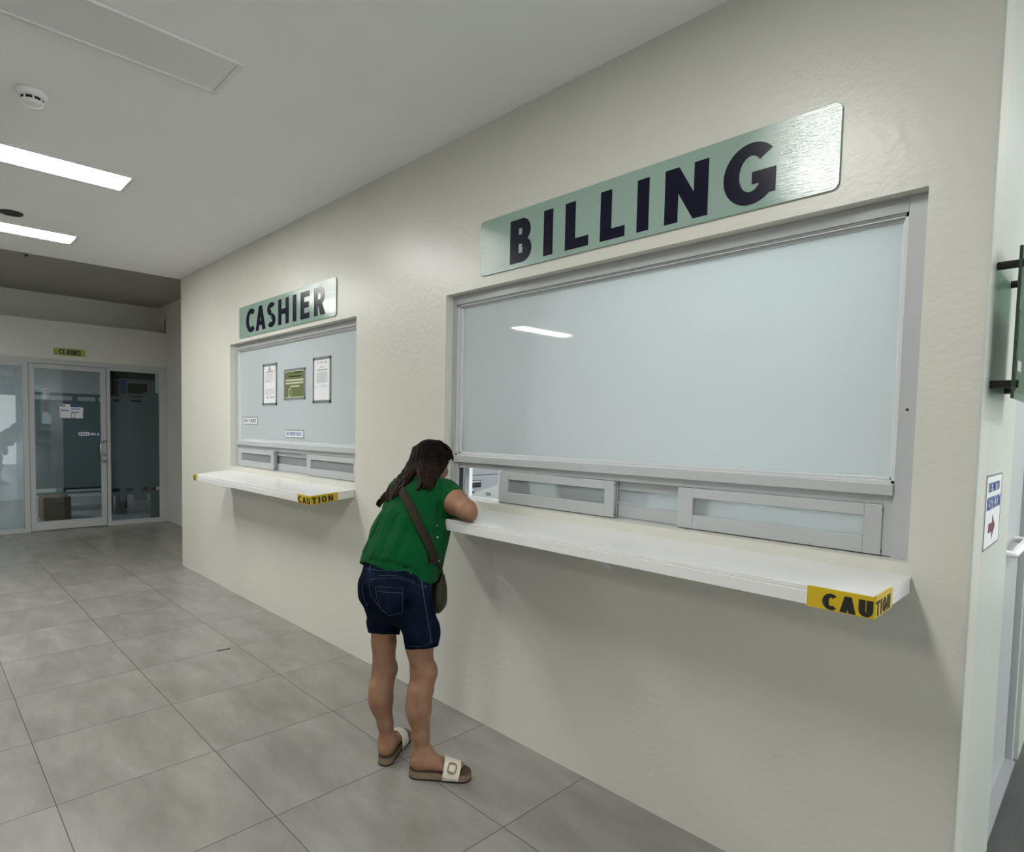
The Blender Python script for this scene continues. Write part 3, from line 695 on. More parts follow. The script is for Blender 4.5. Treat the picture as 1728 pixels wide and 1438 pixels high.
# ------------------------------------------------------------------ return face: glass plaque, notice
M['plaque'] = glass('green_edge_glass', (.62, .80, .68), .25, (.25, .42, .3), .01)
r = thing('glass_plaque', (.235, .25, 1.565), 'green glass plaque on dark standoffs on the bright wall face at the right edge', 'plaque')
box('glass_plate', M['plaque'], .25, .257, .085, .45, 1.565, 1.965, r, .001)
box('printed_field', pr('dark_green_print', (.01, .075, .02), .3), .2572, .2578, .10, .43, 1.585, 1.80, r)
for y in (.12, .41):
    for z in (1.605, 1.925): MB().tube([(.204, y, z), (.262, y, z)], .011, 12).build('standoff', 'black', r)
MB().box(.2578, .2584, .11, .19, 1.64, 1.668).build('logo_mark', 'paper_grey', r)
r = thing('wall_notice', (.204, .32, 1.135), 'white notice with blue words and an arrow on the bright wall face', 'notice')
box('sheet', 'paper', .204, .2055, .165, .47, 1.135, 1.353, r)
MB().box(.2055, .2062, .165, .47, 1.347, 1.353).box(.2055, .2062, .165, .47, 1.135, 1.14).box(.2055, .2062, .165, .17, 1.135, 1.353).box(.2055, .2062, .465, .47, 1.135, 1.353).build('border', 'doc_frame', r)
text_mesh('lettering', 'THE WAY TO', .22, (.2056, .31, 1.315), YP, ZP, XP, 'blue', r, .02, .028)
text_mesh('lettering', 'RESTROOM', .26, (.2056, .318, 1.268), YP, ZP, XP, 'blue', r, .02, .038)
MB().prism([(.24, 1.18), (.31, 1.18), (.31, 1.158), (.37, 1.194), (.31, 1.23), (.31, 1.208), (.24, 1.208)], (.2056, 0, 0), YP, ZP, XP, .0006).build('arrow', 'red_dark', r)

# a splinter on the floor, banner at the street entrance
r = thing('debris', (-3.395, -.595, 0), 'thin dark sliver lying on a floor tile joint left of the woman', 'debris')
MB().prism([(-.04, -.004), (.03, -.005), (.045, .002), (.0, .005), (-.035, .004)], (-3.395, -.595, 0), Vector((.16, .987, 0)), Vector((-.987, .16, 0)), ZP, .004).build('sliver', 'black', r)
r = thing('banner', (6.0, 1.2, 2.35), 'blue banner over the street entrance, mirrored in the claims glass', 'banner')
box('banner_cloth', 'blue', 6.02, 6.04, -1.1, 3.4, 2.3, 2.68, r)
for y in (-.4, 2.6): MB().tube([(6.03, y, 2.3), (6.03, y, 0)], .03, 10).build('pole', 'plastic', r)
# ------------------------------------------------------------------ the woman at the window: implicit surfaces, meshed as continuous skins
class SDF:
    def __init__(s, lo, hi, h):
        s.h = h; s.lo = np.array(lo, np.float32)
        s.n = np.ceil((np.array(hi) - s.lo) / h).astype(int) + 1
        s.ax = [(s.lo[k] + h * np.arange(s.n[k])).astype(np.float32) for k in range(3)]
        s.f = np.full(s.n, .2, np.float32)
    def block(s, lo, hi):
        sl = []
        for k in range(3):
            a = int(max(0, math.floor((lo[k] - s.lo[k]) / s.h))); b = int(min(s.n[k], math.ceil((hi[k] - s.lo[k]) / s.h) + 1))
            if b <= a: return None
            sl.append(slice(a, b))
        P = [s.ax[0][sl[0]][:, None, None], s.ax[1][sl[1]][None, :, None], s.ax[2][sl[2]][None, None, :]]
        return tuple(sl), P
    def put(s, sl, d, k, op):
        a = s.f[sl]
        if op == 'u':
            if k > 0:
                hh = np.clip(.5 + .5 * (a - d) / k, 0, 1); r = a + (d - a) * hh - k * hh * (1 - hh)
            else: r = np.minimum(a, d)
        elif op == 's':
            d = -d
            if k > 0:
                hh = np.clip(.5 - .5 * (a - d) / k, 0, 1); r = a + (d - a) * hh + k * hh * (1 - hh)
            else: r = np.maximum(a, d)
        s.f[sl] = r
    def cap(s, a, b, ra, rb, k=.01, op='u'):
        a = np.array(a, np.float32); b = np.array(b, np.float32); m = max(ra, rb) + k + 3 * s.h
        q = s.block(np.minimum(a, b) - m, np.maximum(a, b) + m)
        if q is None: return s
        sl, P = q; ab = b - a; L = float(ab @ ab) + 1e-9
        w = [P[i] - a[i] for i in range(3)]
        t = np.clip((w[0] * ab[0] + w[1] * ab[1] + w[2] * ab[2]) / L, 0, 1)
        d = np.sqrt(sum((w[i] - ab[i] * t) ** 2 for i in range(3))) - (ra + (rb - ra) * t)
        s.put(sl, d, k, op); return s
    def chain(s, pts, rs, k=.01):
        for i in range(len(pts) - 1): s.cap(pts[i], pts[i + 1], rs[i], rs[i + 1], k)
        return s
    def ell(s, c, r, rot=None, k=.01, op='u'):
        c = np.array(c, np.float32); m = max(r) + k + 3 * s.h
        q = s.block(c - m, c + m)
        if q is None: return s
        sl, P = q; w = [P[i] - c[i] for i in range(3)]
        if rot is not None:
            R_ = np.array(Matrix(rot).to_3x3() if not isinstance(rot, np.ndarray) else rot, np.float32)
            w = [sum(R_[j, i] * w[j] for j in range(3)) for i in range(3)]
        k0 = np.sqrt(sum((w[i] / r[i]) ** 2 for i in range(3))) + 1e-6; k1 = np.sqrt(sum((w[i] / r[i] ** 2) ** 2 for i in range(3))) + 1e-6
        s.put(sl, k0 * (k0 - 1) / k1, k, op); return s
    def loft(s, st, u, k=.02, pw=2.0):
        """stations (centre, half width, half depth); sections are ellipses, u is the width direction"""
        st = [(np.array(c, np.float64), a, b) for c, a, b in st]; u = np.array(u, np.float64)
        m = max(max(a, b) for _, a, b in st) + k + 3 * s.h
        lo = np.min([c for c, _, _ in st], 0) - m; hi = np.max([c for c, _, _ in st], 0) + m
        q = s.block(lo, hi)
        if q is None: return s
        sl, P = q; best = None
        for (c0, a0, b0), (c1, a1, b1) in zip(st, st[1:]):
            ab = c1 - c0; L = float(np.linalg.norm(ab)); t_ = ab / L; uu = u - t_ * (u @ t_); uu /= np.linalg.norm(uu); vv = np.cross(t_, uu)
            w = [P[i] - np.float32(c0[i]) for i in range(3)]
            dt = lambda e: w[0] * np.float32(e[0]) + w[1] * np.float32(e[1]) + w[2] * np.float32(e[2])
            x = dt(t_); t = np.clip(x / L, 0, 1); ex = np.maximum(np.abs(x - L / 2) - L / 2, 0)
            A = a0 + (a1 - a0) * t; B = b0 + (b1 - b0) * t
            rr = np.sqrt((dt(uu) / A) ** 2 + (dt(vv) / B) ** 2 + (ex / np.minimum(A, B)) ** 2)
            d = (rr - 1) * np.minimum(A, B)
            if best is None: best = d
            else:
                hh = np.clip(.5 + .5 * (best - d) / .03, 0, 1); best = best + (d - best) * hh - .03 * hh * (1 - hh)
        s.put(sl, best.astype(np.float32), k, 'u'); return s
    def cut(s, p, n, k=.0):
        """remove everything on the side the normal points to"""
        n = np.array(n, np.float32); n = n / np.linalg.norm(n)
        d = (s.ax[0][:, None, None] - p[0]) * n[0] + (s.ax[1][None, :, None] - p[1]) * n[1] + (s.ax[2][None, None, :] - p[2]) * n[2]
        s.f = np.maximum(s.f, d.astype(np.float32)); return s
    def disp(s, fn, lim=.03):
        m = np.abs(s.f) < lim
        i, j, k = np.nonzero(m)
        s.f[i, j, k] += fn(s.ax[0][i], s.ax[1][j], s.ax[2][k]).astype(np.float32); return s
    def blur(s):
        f = s.f
        for a in range(3):
            f = (np.roll(f, 1, a) + 2 * f + np.roll(f, -1, a)) / 4
        s.f = f; return s
    def mesh(s, name):
        f = s.f; neg = f < 0
        nx, ny, nz = f.shape
        off = [(i, j, k) for i in (0, 1) for j in (0, 1) for k in (0, 1)]
        def sh(A, o): return A[o[0]:nx - 1 + o[0], o[1]:ny - 1 + o[1], o[2]:nz - 1 + o[2]]
        cnt = sum(sh(neg, o).astype(np.int8) for o in off)
        act = (cnt > 0) & (cnt < 8)
        ci = np.argwhere(act); idx = np.full(act.shape, -1, np.int64); idx[act] = np.arange(len(ci))
        acc = np.zeros((len(ci), 3)); num = np.zeros(len(ci))
        for a in range(8):
            for b in range(a + 1, 8):
                oa, ob = off[a], off[b]
                if sum(abs(p - q) for p, q in zip(oa, ob)) != 1: continue
                va = f[ci[:, 0] + oa[0], ci[:, 1] + oa[1], ci[:, 2] + oa[2]]; vb = f[ci[:, 0] + ob[0], ci[:, 1] + ob[1], ci[:, 2] + ob[2]]
                m = (va < 0) != (vb < 0); t = np.where(m, va / np.where(m, va - vb, 1), 0)
                p = np.array(oa) + t[:, None] * (np.array(ob) - np.array(oa))
                acc[m] += p[m]; num[m] += 1
        v = (ci + acc / num[:, None]) * s.h + s.lo
        quads = []
        for ax in range(3):
            o = [0, 0, 0]; o[ax] = 1
            A = neg[:nx - o[0], :ny - o[1], :nz - o[2]]; B = neg[o[0]:, o[1]:, o[2]:]
            e = np.argwhere(A != B); b, c = [(1, 2), (2, 0), (0, 1)][ax]
            ok = (e[:, b] > 0) & (e[:, c] > 0) & (e[:, b] < f.shape[b] - 1) & (e[:, c] < f.shape[c] - 1); e = e[ok]
            inside = A[e[:, 0], e[:, 1], e[:, 2]]
            q = []
            for db, dc in ((-1, -1), (0, -1), (0, 0), (-1, 0)):
                g = e.copy(); g[:, b] += db; g[:, c] += dc; q.append(idx[g[:, 0], g[:, 1], g[:, 2]])
            q = np.stack(q, 1); q[~inside] = q[~inside][:, ::-1]; quads.append(q)
        q = np.concatenate(quads); q = q[(q >= 0).all(1)]
        me = bpy.data.meshes.new(name)
        me.vertices.add(len(v)); me.vertices.foreach_set('co', v.astype(np.float32).ravel())
        me.loops.add(q.size); me.loops.foreach_set('vertex_index', q.ravel().astype(np.int32))
        me.polygons.add(len(q)); me.polygons.foreach_set('loop_start', np.arange(0, q.size, 4, dtype=np.int32)); me.polygons.foreach_set('loop_total', np.full(len(q), 4, np.int32))
        me.polygons.foreach_set('use_smooth', np.ones(len(q), bool)); me.update(); me.validate()
        return me
def smooth(o, it=3, fac=.5):
    m = o.modifiers.new('smooth', 'SMOOTH'); m.iterations = it; m.factor = fac
def bvh_of(me): return BVHTree.FromPolygons([v.co[:] for v in me.vertices], [p.vertices[:] for p in me.polygons])

V3 = lambda *a: np.array(a, float)
woman = thing('person', (-1.55, -.52, 0), 'woman in green t-shirt and denim shorts bending forward with elbows on the billing counter', 'person')

# joints, metres
aR, cR, kR, tR, hR = V3(-1.462, -.505, .085), V3(-1.468, -.52, .29), V3(-1.474, -.498, .432), V3(-1.474, -.52, .545), V3(-1.468, -.568, .77)
aL, cL, kL, tL, hL = V3(-1.643, -.552, .085), V3(-1.660, -.575, .28), V3(-1.668, -.560, .40), V3(-1.655, -.572, .53), V3(-1.632, -.60, .765)
WST, MID, CHS, UPC, NCK = V3(-1.585, -.555, .885), V3(-1.635, -.475, 1.0), V3(-1.685, -.395, 1.105), V3(-1.70, -.345, 1.165), V3(-1.722, -.315, 1.205)
HD = V3(-1.784, -.208, 1.290)
sR, eR, wR = V3(-1.572, -.315, 1.165), V3(-1.378, -.345, 1.114), V3(-1.60, -.185, 1.096)
sL, eL, wL = V3(-1.838, -.345, 1.150), V3(-1.945, -.25, 1.108), V3(-1.745, -.135, 1.096)
hd = V3(0, .97, -.24); hd /= np.linalg.norm(hd)                     # where the face points
hx = V3(1, .02, 0); hx -= hd * (hx @ hd); hx /= np.linalg.norm(hx); hz = np.cross(hx, hd)
HR = np.stack([hx, hd, hz], 1)
hp = lambda x, y, z: HD + hx * x + hd * y + hz * z

B = SDF((-2.06, -.75, .02), (-1.24, -.02, 1.44), .0042)
# legs
B.chain([aR, V3(-1.465, -.513, .17), cR, V3(-1.471, -.508, .37), kR, tR, hR], [.033, .035, .048, .049, .051, .054, .066], .02)
B.chain([aL, V3(-1.652, -.563, .17), cL, V3(-1.664, -.57, .35), kL, tL, hL], [.032, .033, .046, .047, .050, .051, .066], .02)
B.ell(cR + V3(.002, -.018, .02), (.041, .041, .095), None, .03); B.ell(cL + V3(0, -.018, .02), (.040, .041, .095), None, .03)
B.ell(kR + V3(.004, .03, .0), (.034, .03, .042), None, .025); B.ell(kL + V3(0, .03, .0), (.034, .03, .042), None, .025)
for k_, s_ in ((kR, 1), (kL, 1)): B.cap(k_ + V3(0, -.075, .02), k_ + V3(0, -.075, -.02), .02, .02, .03, 's')       # hollow of the knee
def foot(a, heel, toe, side):
    """heel and ball over the footbed, five toes; side = +1 when the big toe lies to the left of the pointing direction"""
    d = toe - heel; d[2] = 0; d /= np.linalg.norm(d); n = V3(-d[1], d[0], 0) * side; z = .036
    h0 = V3(heel[0], heel[1], z + .027)
    B.ell(h0, (.031, .034, .03), None, .015); B.cap(a, h0 + d * .012, .033, .028, .03)
    B.cap(a + d * .012, h0 + d * .085 + n * .005 - V3(0, 0, .003), .032, .0235, .03)
    B.cap(h0 + d * .03, h0 + d * .125 + n * .012 - V3(0, 0, .006), .026, .02, .02); B.cap(h0 + d * .03 - n * .006, h0 + d * .11 - n * .022 - V3(0, 0, .01), .024, .017, .02)
    B.ell(a + n * .03 + V3(0, 0, .0), (.012, .012, .015), None, .02); B.ell(a - n * .03 + V3(0, 0, -.008), (.012, .012, .015), None, .02)
    tips = []
    for i, (o, l, r) in enumerate(((.024, .183, .0105), (.0085, .184, .008), (-.0035, .178, .0075), (-.0145, .169, .0072), (-.0255, .156, .0070))):
        p0 = h0 + d * (.125 - .012 * max(0, i - 1)) + n * o * .85; p0[2] = z + .014
        p2 = V3(heel[0], heel[1], 0) + d * l + n * o; p2[2] = z + r + .001; p1 = (p0 + p2) / 2; p1[2] = z + .018
        B.cap(p0, p1, r * 1.25, r * 1.02, .006); B.cap(p1, p2, r * 1.02, r, .003); tips.append((p2, d, r))
    return tips
HEEL_R, TOE_R = V3(-1.463, -.528, 0), V3(-1.336, -.402, 0)
HEEL_L, TOE_L = V3(-1.634, -.568, 0), V3(-1.738, -.402, 0)
tR_ = foot(aR, HEEL_R, TOE_R, 1); tL_ = foot(aL, HEEL_L, TOE_L, -1)
# trunk
B.loft([(V3(-1.555, -.582, .76), .122, .092), (V3(-1.56, -.578, .82), .125, .092), (WST, .12, .088), (MID, .122, .088), (CHS, .128, .09), (UPC, .125, .066)], (1, .02, .02), .03)
B.ell(hR + V3(-.012, -.03, .02), (.062, .06, .075), None, .03); B.ell(hL + V3(.012, -.025, .02), (.062, .06, .075), None, .03)
B.cap(UPC, sR, .06, .05, .03); B.cap(UPC, sL, .06, .05, .03)
# neck and head
B.cap(NCK + V3(0, -.01, -.02), HD + V3(.002, -.03, -.055), .052, .046, .025)
B.ell(hp(0, -.012, .016), (.066, .084, .080), HR, .02)                # skull
B.ell(hp(0, .018, -.035), (.058, .064, .074), HR, .025)               # face
B.ell(hp(0, .052, -.088), (.024, .022, .020), HR, .022)               # chin
for x in (-1, 1):
    B.ell(hp(.036 * x, .056, -.03), (.022, .018, .02), HR, .02)       # cheeks
    B.ell(hp(.031 * x, .088, .004), (.015, .011, .010), HR, .012, 's')  # eye sockets
    B.cap(hp(.014 * x, .079, .022), hp(.045 * x, .067, .021), .007, .005, .012)
    B.ell(hp(.066 * x, -.012, -.012), (.009, .016, .029), HR, .006); B.ell(hp(.073 * x, -.008, -.010), (.006, .009, .018), HR, .004, 's')
B.cap(hp(0, .078, .008), hp(0, .097, -.024), .007, .0105, .010); B.ell(hp(.010, .086, -.029), (.008, .008, .006), HR, .006); B.ell(hp(-.010, .086, -.029), (.008, .008, .006), HR, .006)
B.cap(hp(-.017, .074, -.053), hp(.017, .074, -.053), .006, .006, .008); B.cap(hp(-.014, .074, -.063), hp(.014, .074, -.063), .0065, .0065, .006)
B.cap(hp(-.022, .085, -.0578), hp(.022, .085, -.0578), .0022, .0022, .003, 's')
# arms folded on the counter
for s_, e_, w_ in ((sR, eR, wR), (sL, eL, wL)):
    m_ = s_ + (e_ - s_) * .5
    B.chain([s_, m_, e_ + (s_ - e_) * .12], [.052, .0535, .043], .02)
    f_ = e_ + (w_ - e_) * .3
    B.chain([e_, f_, w_], [.0395, .041, .025], .02)
    B.ell(e_ + (e_ - s_) / np.linalg.norm(e_ - s_) * .02 + V3(0, -.006, -.012), (.024, .024, .022), None, .03)
def hand(w_, d, n, side):
    """palm down on the counter; d = finger direction, n = across the palm, thumb on the n side"""
    d = d / np.linalg.norm(d); n = n - d * (n @ d); n /= np.linalg.norm(n); z = V3(0, 0, 1)
    B.cap(w_, w_ + d * .03, .024, .022, .015)
    for o in (-.024, -.008, .008, .024): B.cap(w_ + d * .02 + n * o * .6, w_ + d * .075 + n * o, .0135, .0115, .01)
    for o, l, r in ((.026, .062, .0083), (.009, .071, .0086), (-.009, .066, .0082), (-.026, .05, .0074)):
        p = w_ + d * .075 + n * o; q_ = p + d * l * .45 + z * .006; t_ = q_ + d * l * .32 - z * .009; u_ = t_ + d * l * .2 - z * .009
        B.chain([p, q_, t_, u_], [r * 1.1, r, r * .95, r * .85], .003)
    p = w_ + d * .022 + n * .02; q_ = p + n * .024 + d * .024 - z * .004; t_ = q_ + d * .026 + n * .007 - z * .004
    B.chain([p, q_, t_], [.0125, .0098, .0085], .004)
hand(wR, V3(-.93, .35, 0), V3(.35, .93, 0), 1); hand(wL, V3(.93, .30, .05), V3(-.3, .93, 0), -1)
def clear_of_counter(F, e=.003):
    x = F.ax[0][:, None, None]; y = F.ax[1][None, :, None]; z = F.ax[2][None, None, :]
    q = [np.maximum(-1.95 - x, x - .0755), np.maximum(-.36 - y, y - .3), np.maximum(1.0175 - z, z - 1.0665)]
    F.f = np.maximum(F.f, (e - np.maximum(np.maximum(q[0], q[1]), q[2])).astype(np.float32))
clear_of_counter(B)
body = link('body', B.mesh('body'), 'skin', woman); smooth(body, 2)
for i, (p, d, r) in enumerate(tR_ + tL_):
    q_ = p + d * r * .45 + V3(0, 0, r * .72)
    MB().prism([(-r * .55, -r * .5), (r * .55, -r * .5), (r * .6, r * .35), (0, r * .6), (-r * .6, r * .35)], q_, V3(-d[1], d[0], 0), d * .9 - V3(0, 0, .4), V3(0, 0, 1), .0012).build('toenail', 'nail', body)
for x in (-1, 1):
    eb = SDF(hp(.031 * x, .07, .004) - .02, hp(.031 * x, .07, .004) + .02, .002); eb.ell(hp(.031 * x, .0735, .004), (.0115, .0105, .0105), None, 0)
    eo = link('eye', eb.mesh('eye'), 'eye', body)
    MB().tube([hp(.031 * x, .0825, .004), hp(.031 * x, .0845, .003)], .0048, 12).build('iris', 'black', eo)

# ---- shorts
D = SDF((-1.84, -.80, .46), (-1.28, -.36, .95), .004)
D.loft([(V3(-1.552, -.588, .75), .138, .112), (V3(-1.558, -.584, .82), .146, .117), (V3(-1.573, -.570, .875), .146, .113), (V3(-1.59, -.555, .915), .144, .110)], (1, .02, .02), .02)
D.ell(hR + V3(-.014, -.05, .015), (.076, .074, .086), None, .035); D.ell(hL + V3(.010, -.042, .015), (.076, .072, .086), None, .035)
D.chain([hR + V3(.0, -.005, -.005), tR + V3(.008, .004, .07), tR + V3(.008, .006, -.06)], [.083, .072, .067], .03)
D.chain([hL + V3(-.0, -.005, -.005), tL + V3(0, .0, .08), tL + V3(-.002, .004, -.06)], [.083, .067, .0595], .03)
# hems, each cut a little above the knee
x_ = D.ax[0][:, None, None]; y_ = D.ax[1][None, :, None]; z_ = D.ax[2][None, None, :]
hem = np.where(x_ > -1.56, .543 + .28 * (x_ + 1.47) - .1 * (y_ + .52), .568 + .22 * (x_ + 1.65) - .25 * (y_ + .58))
D.f = np.maximum(D.f, (hem - z_).astype(np.float32)); D.f = np.maximum(D.f, (z_ - .925 + 0 * x_ + 0 * y_).astype(np.float32))
def creases(x, y, z):
    r = 0 * x
    for (a, b, am, w) in (((-1.56, -.72, .70), (-1.47, -.66, .655), .006, .010), ((-1.57, -.72, .70), (-1.66, -.68, .66), .006, .010), ((-1.42, -.66, .72), (-1.36, -.56, .70), .003, .010), ((-1.70, -.64, .64), (-1.62, -.65, .615), .004, .01), ((-1.50, -.60, .60), (-1.42, -.60, .585), .003, .009), ((-1.69, -.64, .56), (-1.62, -.64, .555), .003, .008)):
        a = np.array(a); b = np.array(b); ab = b - a; L = ab @ ab
        t = np.clip(((x - a[0]) * ab[0] + (y - a[1]) * ab[1] + (z - a[2]) * ab[2]) / L, 0, 1)
        q = (x - a[0] - ab[0] * t) ** 2 + (y - a[1] - ab[1] * t) ** 2 + (z - a[2] - ab[2] * t) ** 2
        r = r + am * np.exp(-q / w ** 2)
    return r + .0012 * np.sin(95 * z + 30 * x) * np.sin(60 * x + 40 * y)
D.disp(creases)
dm = D.mesh('shorts'); shorts = link('shorts', dm, 'denim', woman); smooth(shorts, 2)
dbv = bvh_of(dm)
EYE = Vector((.46418, -2.09, 1.4587))
def ray(u, v):
    a, b = (u - 770.1197) / 1025.2215, -(v - 777.2072) / 1025.2215
    R0, R1, R2 = (0.67134402, 0.74093204, 0.01780229), (-0.05090056, 0.02213016, 0.99845851), (-0.73939593, 0.6712153, -0.05257082)
    return Vector([a * R0[i] + b * R1[i] + R2[i] for i in range(3)]).normalized()
def on(bv, pts, lift=.0008, n=10):
    """a line drawn over a garment: sampled points dropped on its surface from the back right"""
    out = []
    for (u0, v0), (u1, v1) in zip(pts, pts[1:]):
        for k in range(n):
            t = k / n; h = bv.ray_cast(EYE, ray(u0 + (u1 - u0) * t, v0 + (v1 - v0) * t))
            if h[0] is not None: out.append(h[0] + h[1] * lift)
    h = bv.ray_cast(EYE, ray(*pts[-1]))
    if h[0] is not None: out.append(h[0] + h[1] * lift)
    return out
def stitch(name, mat, pts, r, par=None, n=10, bv=None, lift=.0006):
    p = on(bv or dbv, pts, lift, n)
    if len(p) > 2: return MB().tube(p, r, 6).build(name, mat, par or shorts)
st = lambda *pts: stitch('stitching', 'stitch', pts, .0009)
st((613, 959), (640, 963), (670, 963.5), (695, 962), (712, 968))
st((625, 977.5), (650, 976), (668, 975), (690, 981), (708, 989.5))
st((640, 972), (662, 971), (680, 974.5), (700, 982))
st((625, 978), (623, 990), (627, 1005), (635, 1018), (648, 1030))
# right back pocket, its patch a raised panel
def patch(name, mat, c, par, bv, lift, nu=10, nv=10):
    vs, fs = [], []
    for j in range(nv + 1):
        for i in range(nu + 1):
            a, b = i / nu, j / nv
            u = (c[0][0] * (1 - a) + c[1][0] * a) * (1 - b) + (c[3][0] * (1 - a) + c[2][0] * a) * b; v = (c[0][1] * (1 - a) + c[1][1] * a) * (1 - b) + (c[3][1] * (1 - a) + c[2][1] * a) * b
            if len(c) == 5: v += c[4] * b * (1 - abs(2 * a - 1))
            h = bv.ray_cast(EYE, ray(u, v)); vs.append(h[0] + h[1] * lift if h[0] is not None else vs[-1])
    for j in range(nv):
        for i in range(nu): q = j * (nu + 1) + i; fs.append((q, q + 1, q + nu + 2, q + nu + 1))
    mb = MB(); mb.add(vs, fs, True); o = mb.build(name, mat, par); m = o.modifiers.new('thickness', 'SOLIDIFY'); m.thickness = .002; m.offset = 0
    return o
patch('back_pocket', 'denim', ((635.5, 991), (679.5, 993), (678.5, 1032), (644, 1030), 6), shorts, dbv, .0012)
st2 = lambda *pts: stitch('pocket_stitching', 'stitch', pts, .0009, None, 10, None, .0032)
st2((635, 989.5), (657, 991.5), (680, 992.5)); st2((637, 997.5), (657, 1000), (678.5, 1000.5)); st2((635, 989.5), (637, 1008), (643, 1026), (657, 1038), (678.5, 1032.5), (680, 992.5))
st2((612.5, 985), (613, 1000), (617, 1015), (622, 1021)); st2((618, 1023), (622, 1018))
stitch('side_seam', 'fade', ((711, 980), (714, 1000), (718, 1025), (722, 1050), (726, 1070), (727, 1084)), .0022)
stitch('hem_stitching', 'stitch', ((690, 1090), (705, 1092), (720, 1089), (733, 1082)), .0007)
stitch('belt_loop', 'fade', ((626, 952), (624.6, 958), (624, 966)), .0034, None, 5)
stitch('belt_loop', 'fade', ((694.5, 961), (693, 966), (692, 969)), .0034, None, 5)
stitch('belt_loop', 'fade', ((710.5, 978), (712, 986), (713, 995)), .0036, None, 5)
h = dbv.ray_cast(EYE, ray(717.6, 990))
if h[0] is not None: MB().tube([h[0], h[0] + h[1] * .003], .004, 12).build('rivet', 'chrome', shorts)

# ---- t-shirt
T = SDF((-2.02, -.82, .76), (-1.38, -.12, 1.30), .004)
T.loft([(V3(-1.568, -.560, .80), .172, .150), (V3(-1.585, -.550, .88), .170, .146), (V3(-1.632, -.478, .99), .160, .136), (V3(-1.682, -.398, 1.095), .150, .112), (V3(-1.70, -.35, 1.16), .138, .082)], (1, .02, .02), .03)
T.cap(V3(-1.64, -.335, 1.168), sR + V3(.01, 0, .0), .072, .066, .04); T.cap(V3(-1.76, -.34, 1.16), sL + V3(-.005, 0, 0), .072, .064, .04)
T.cap(sR + V3(.01, 0, -.002), sR + (eR - sR) * .46 + V3(0, 0, -.004), .060, .064, .03)
T.cap(sL + V3(-.005, 0, -.002), sL + (eL - sL) * .62, .062, .062, .03)
T.cap(V3(-1.70, -.32, .95), V3(-1.74, -.26, 1.06), .075, .07, .06)      # front panel hanging free of the belly
T.cap(V3(-1.53, -.43, .87), V3(-1.56, -.36, 1.02), .055, .06, .06)
# folds: creases drawn over the cloth, pressed in or raised
tb0 = bvh_of(T.mesh('cloth_guide'))
FOLD = []
for pts, am, w in ((((650, 858), (634, 890), (616, 934)), .009, .010), (((660, 862), (645, 895), (626, 940)), -.006, .010), (((671, 868), (656, 900), (640, 940)), .008, .011), (((684, 874), (670, 905), (655, 940)), -.005, .012), (((690, 890), (680, 915), (668, 945)), .006, .011),
                   (((643, 868), (628, 900), (613, 930)), -.005, .009), (((741, 848), (740, 885), (733, 925), (724, 955)), .012, .009), (((733, 845), (731, 885), (724, 925)), -.006, .010), (((749, 862), (747, 895), (741, 935)), -.006, .008), (((755, 872), (752, 900), (747, 930)), .010, .008),
                   (((710, 893), (724, 897), (739, 905)), .007, .007), (((716, 906), (728, 912), (738, 923)), -.005, .007), (((714, 884), (728, 886), (741, 889)), -.005, .007), (((722, 920), (730, 930), (735, 945)), .007, .008), (((622, 944), (655, 951), (690, 957)), .005, .007), (((640, 938), (670, 946), (704, 956)), -.004, .008),
                   (((757, 812), (767, 817), (776, 824)), .003, .006), (((752, 822), (763, 826), (772, 830)), .003, .006), (((743, 818), (745, 832), (744, 848)), .006, .008), (((700, 835), (715, 850), (722, 872)), .004, .010), (((690, 840), (700, 860), (706, 880)), -.003, .010), (((728, 832), (738, 848), (742, 862)), -.005, .009)):
    ps = on(tb0, pts, 0, 5)
    for a, b in zip(ps, ps[1:]): FOLD.append((np.array(a), np.array(b), am, w, 0))
    FOLD.append(None)
def folds(x, y, z):
    r = 0 * x; cur = None
    for q in FOLD:
        if q is None:
            if cur is not None: r = r + cur[1] * np.exp(-cur[0] / cur[2] ** 2)
            cur = None; continue
        a, b, am, w, _ = q; ab = b - a; L = ab @ ab + 1e-9
        t = np.clip(((x - a[0]) * ab[0] + (y - a[1]) * ab[1] + (z - a[2]) * ab[2]) / L, 0, 1)
        dd = (x - a[0] - ab[0] * t) ** 2 + (y - a[1] - ab[1] * t) ** 2 + (z - a[2] - ab[2] * t) ** 2
        cur = (dd, am, w) if cur is None else (np.minimum(cur[0], dd), am, w)
    return r + .0014 * np.sin(38 * x + 55 * z) * np.sin(30 * y - 22 * z)
T.disp(folds)
clear_of_counter(T)
# hem: dips to the right front
x_ = T.ax[0][:, None, None]; y_ = T.ax[1][None, :, None]; z_ = T.ax[2][None, None, :]
hemT = .898 + .004 * np.sin(30 * x_) - .40 * (y_ + .69) + .30 * np.clip(y_ + .52, 0, 1) - .06 * np.abs(x_ + 1.56)
und = np.maximum(T.f, (hemT - z_).astype(np.float32))
inner = np.maximum(T.f + .013, (z_ - hemT - .012).astype(np.float32))   # turned-under hem: hollow just inside the edge
T.f = np.maximum(und, -inner)
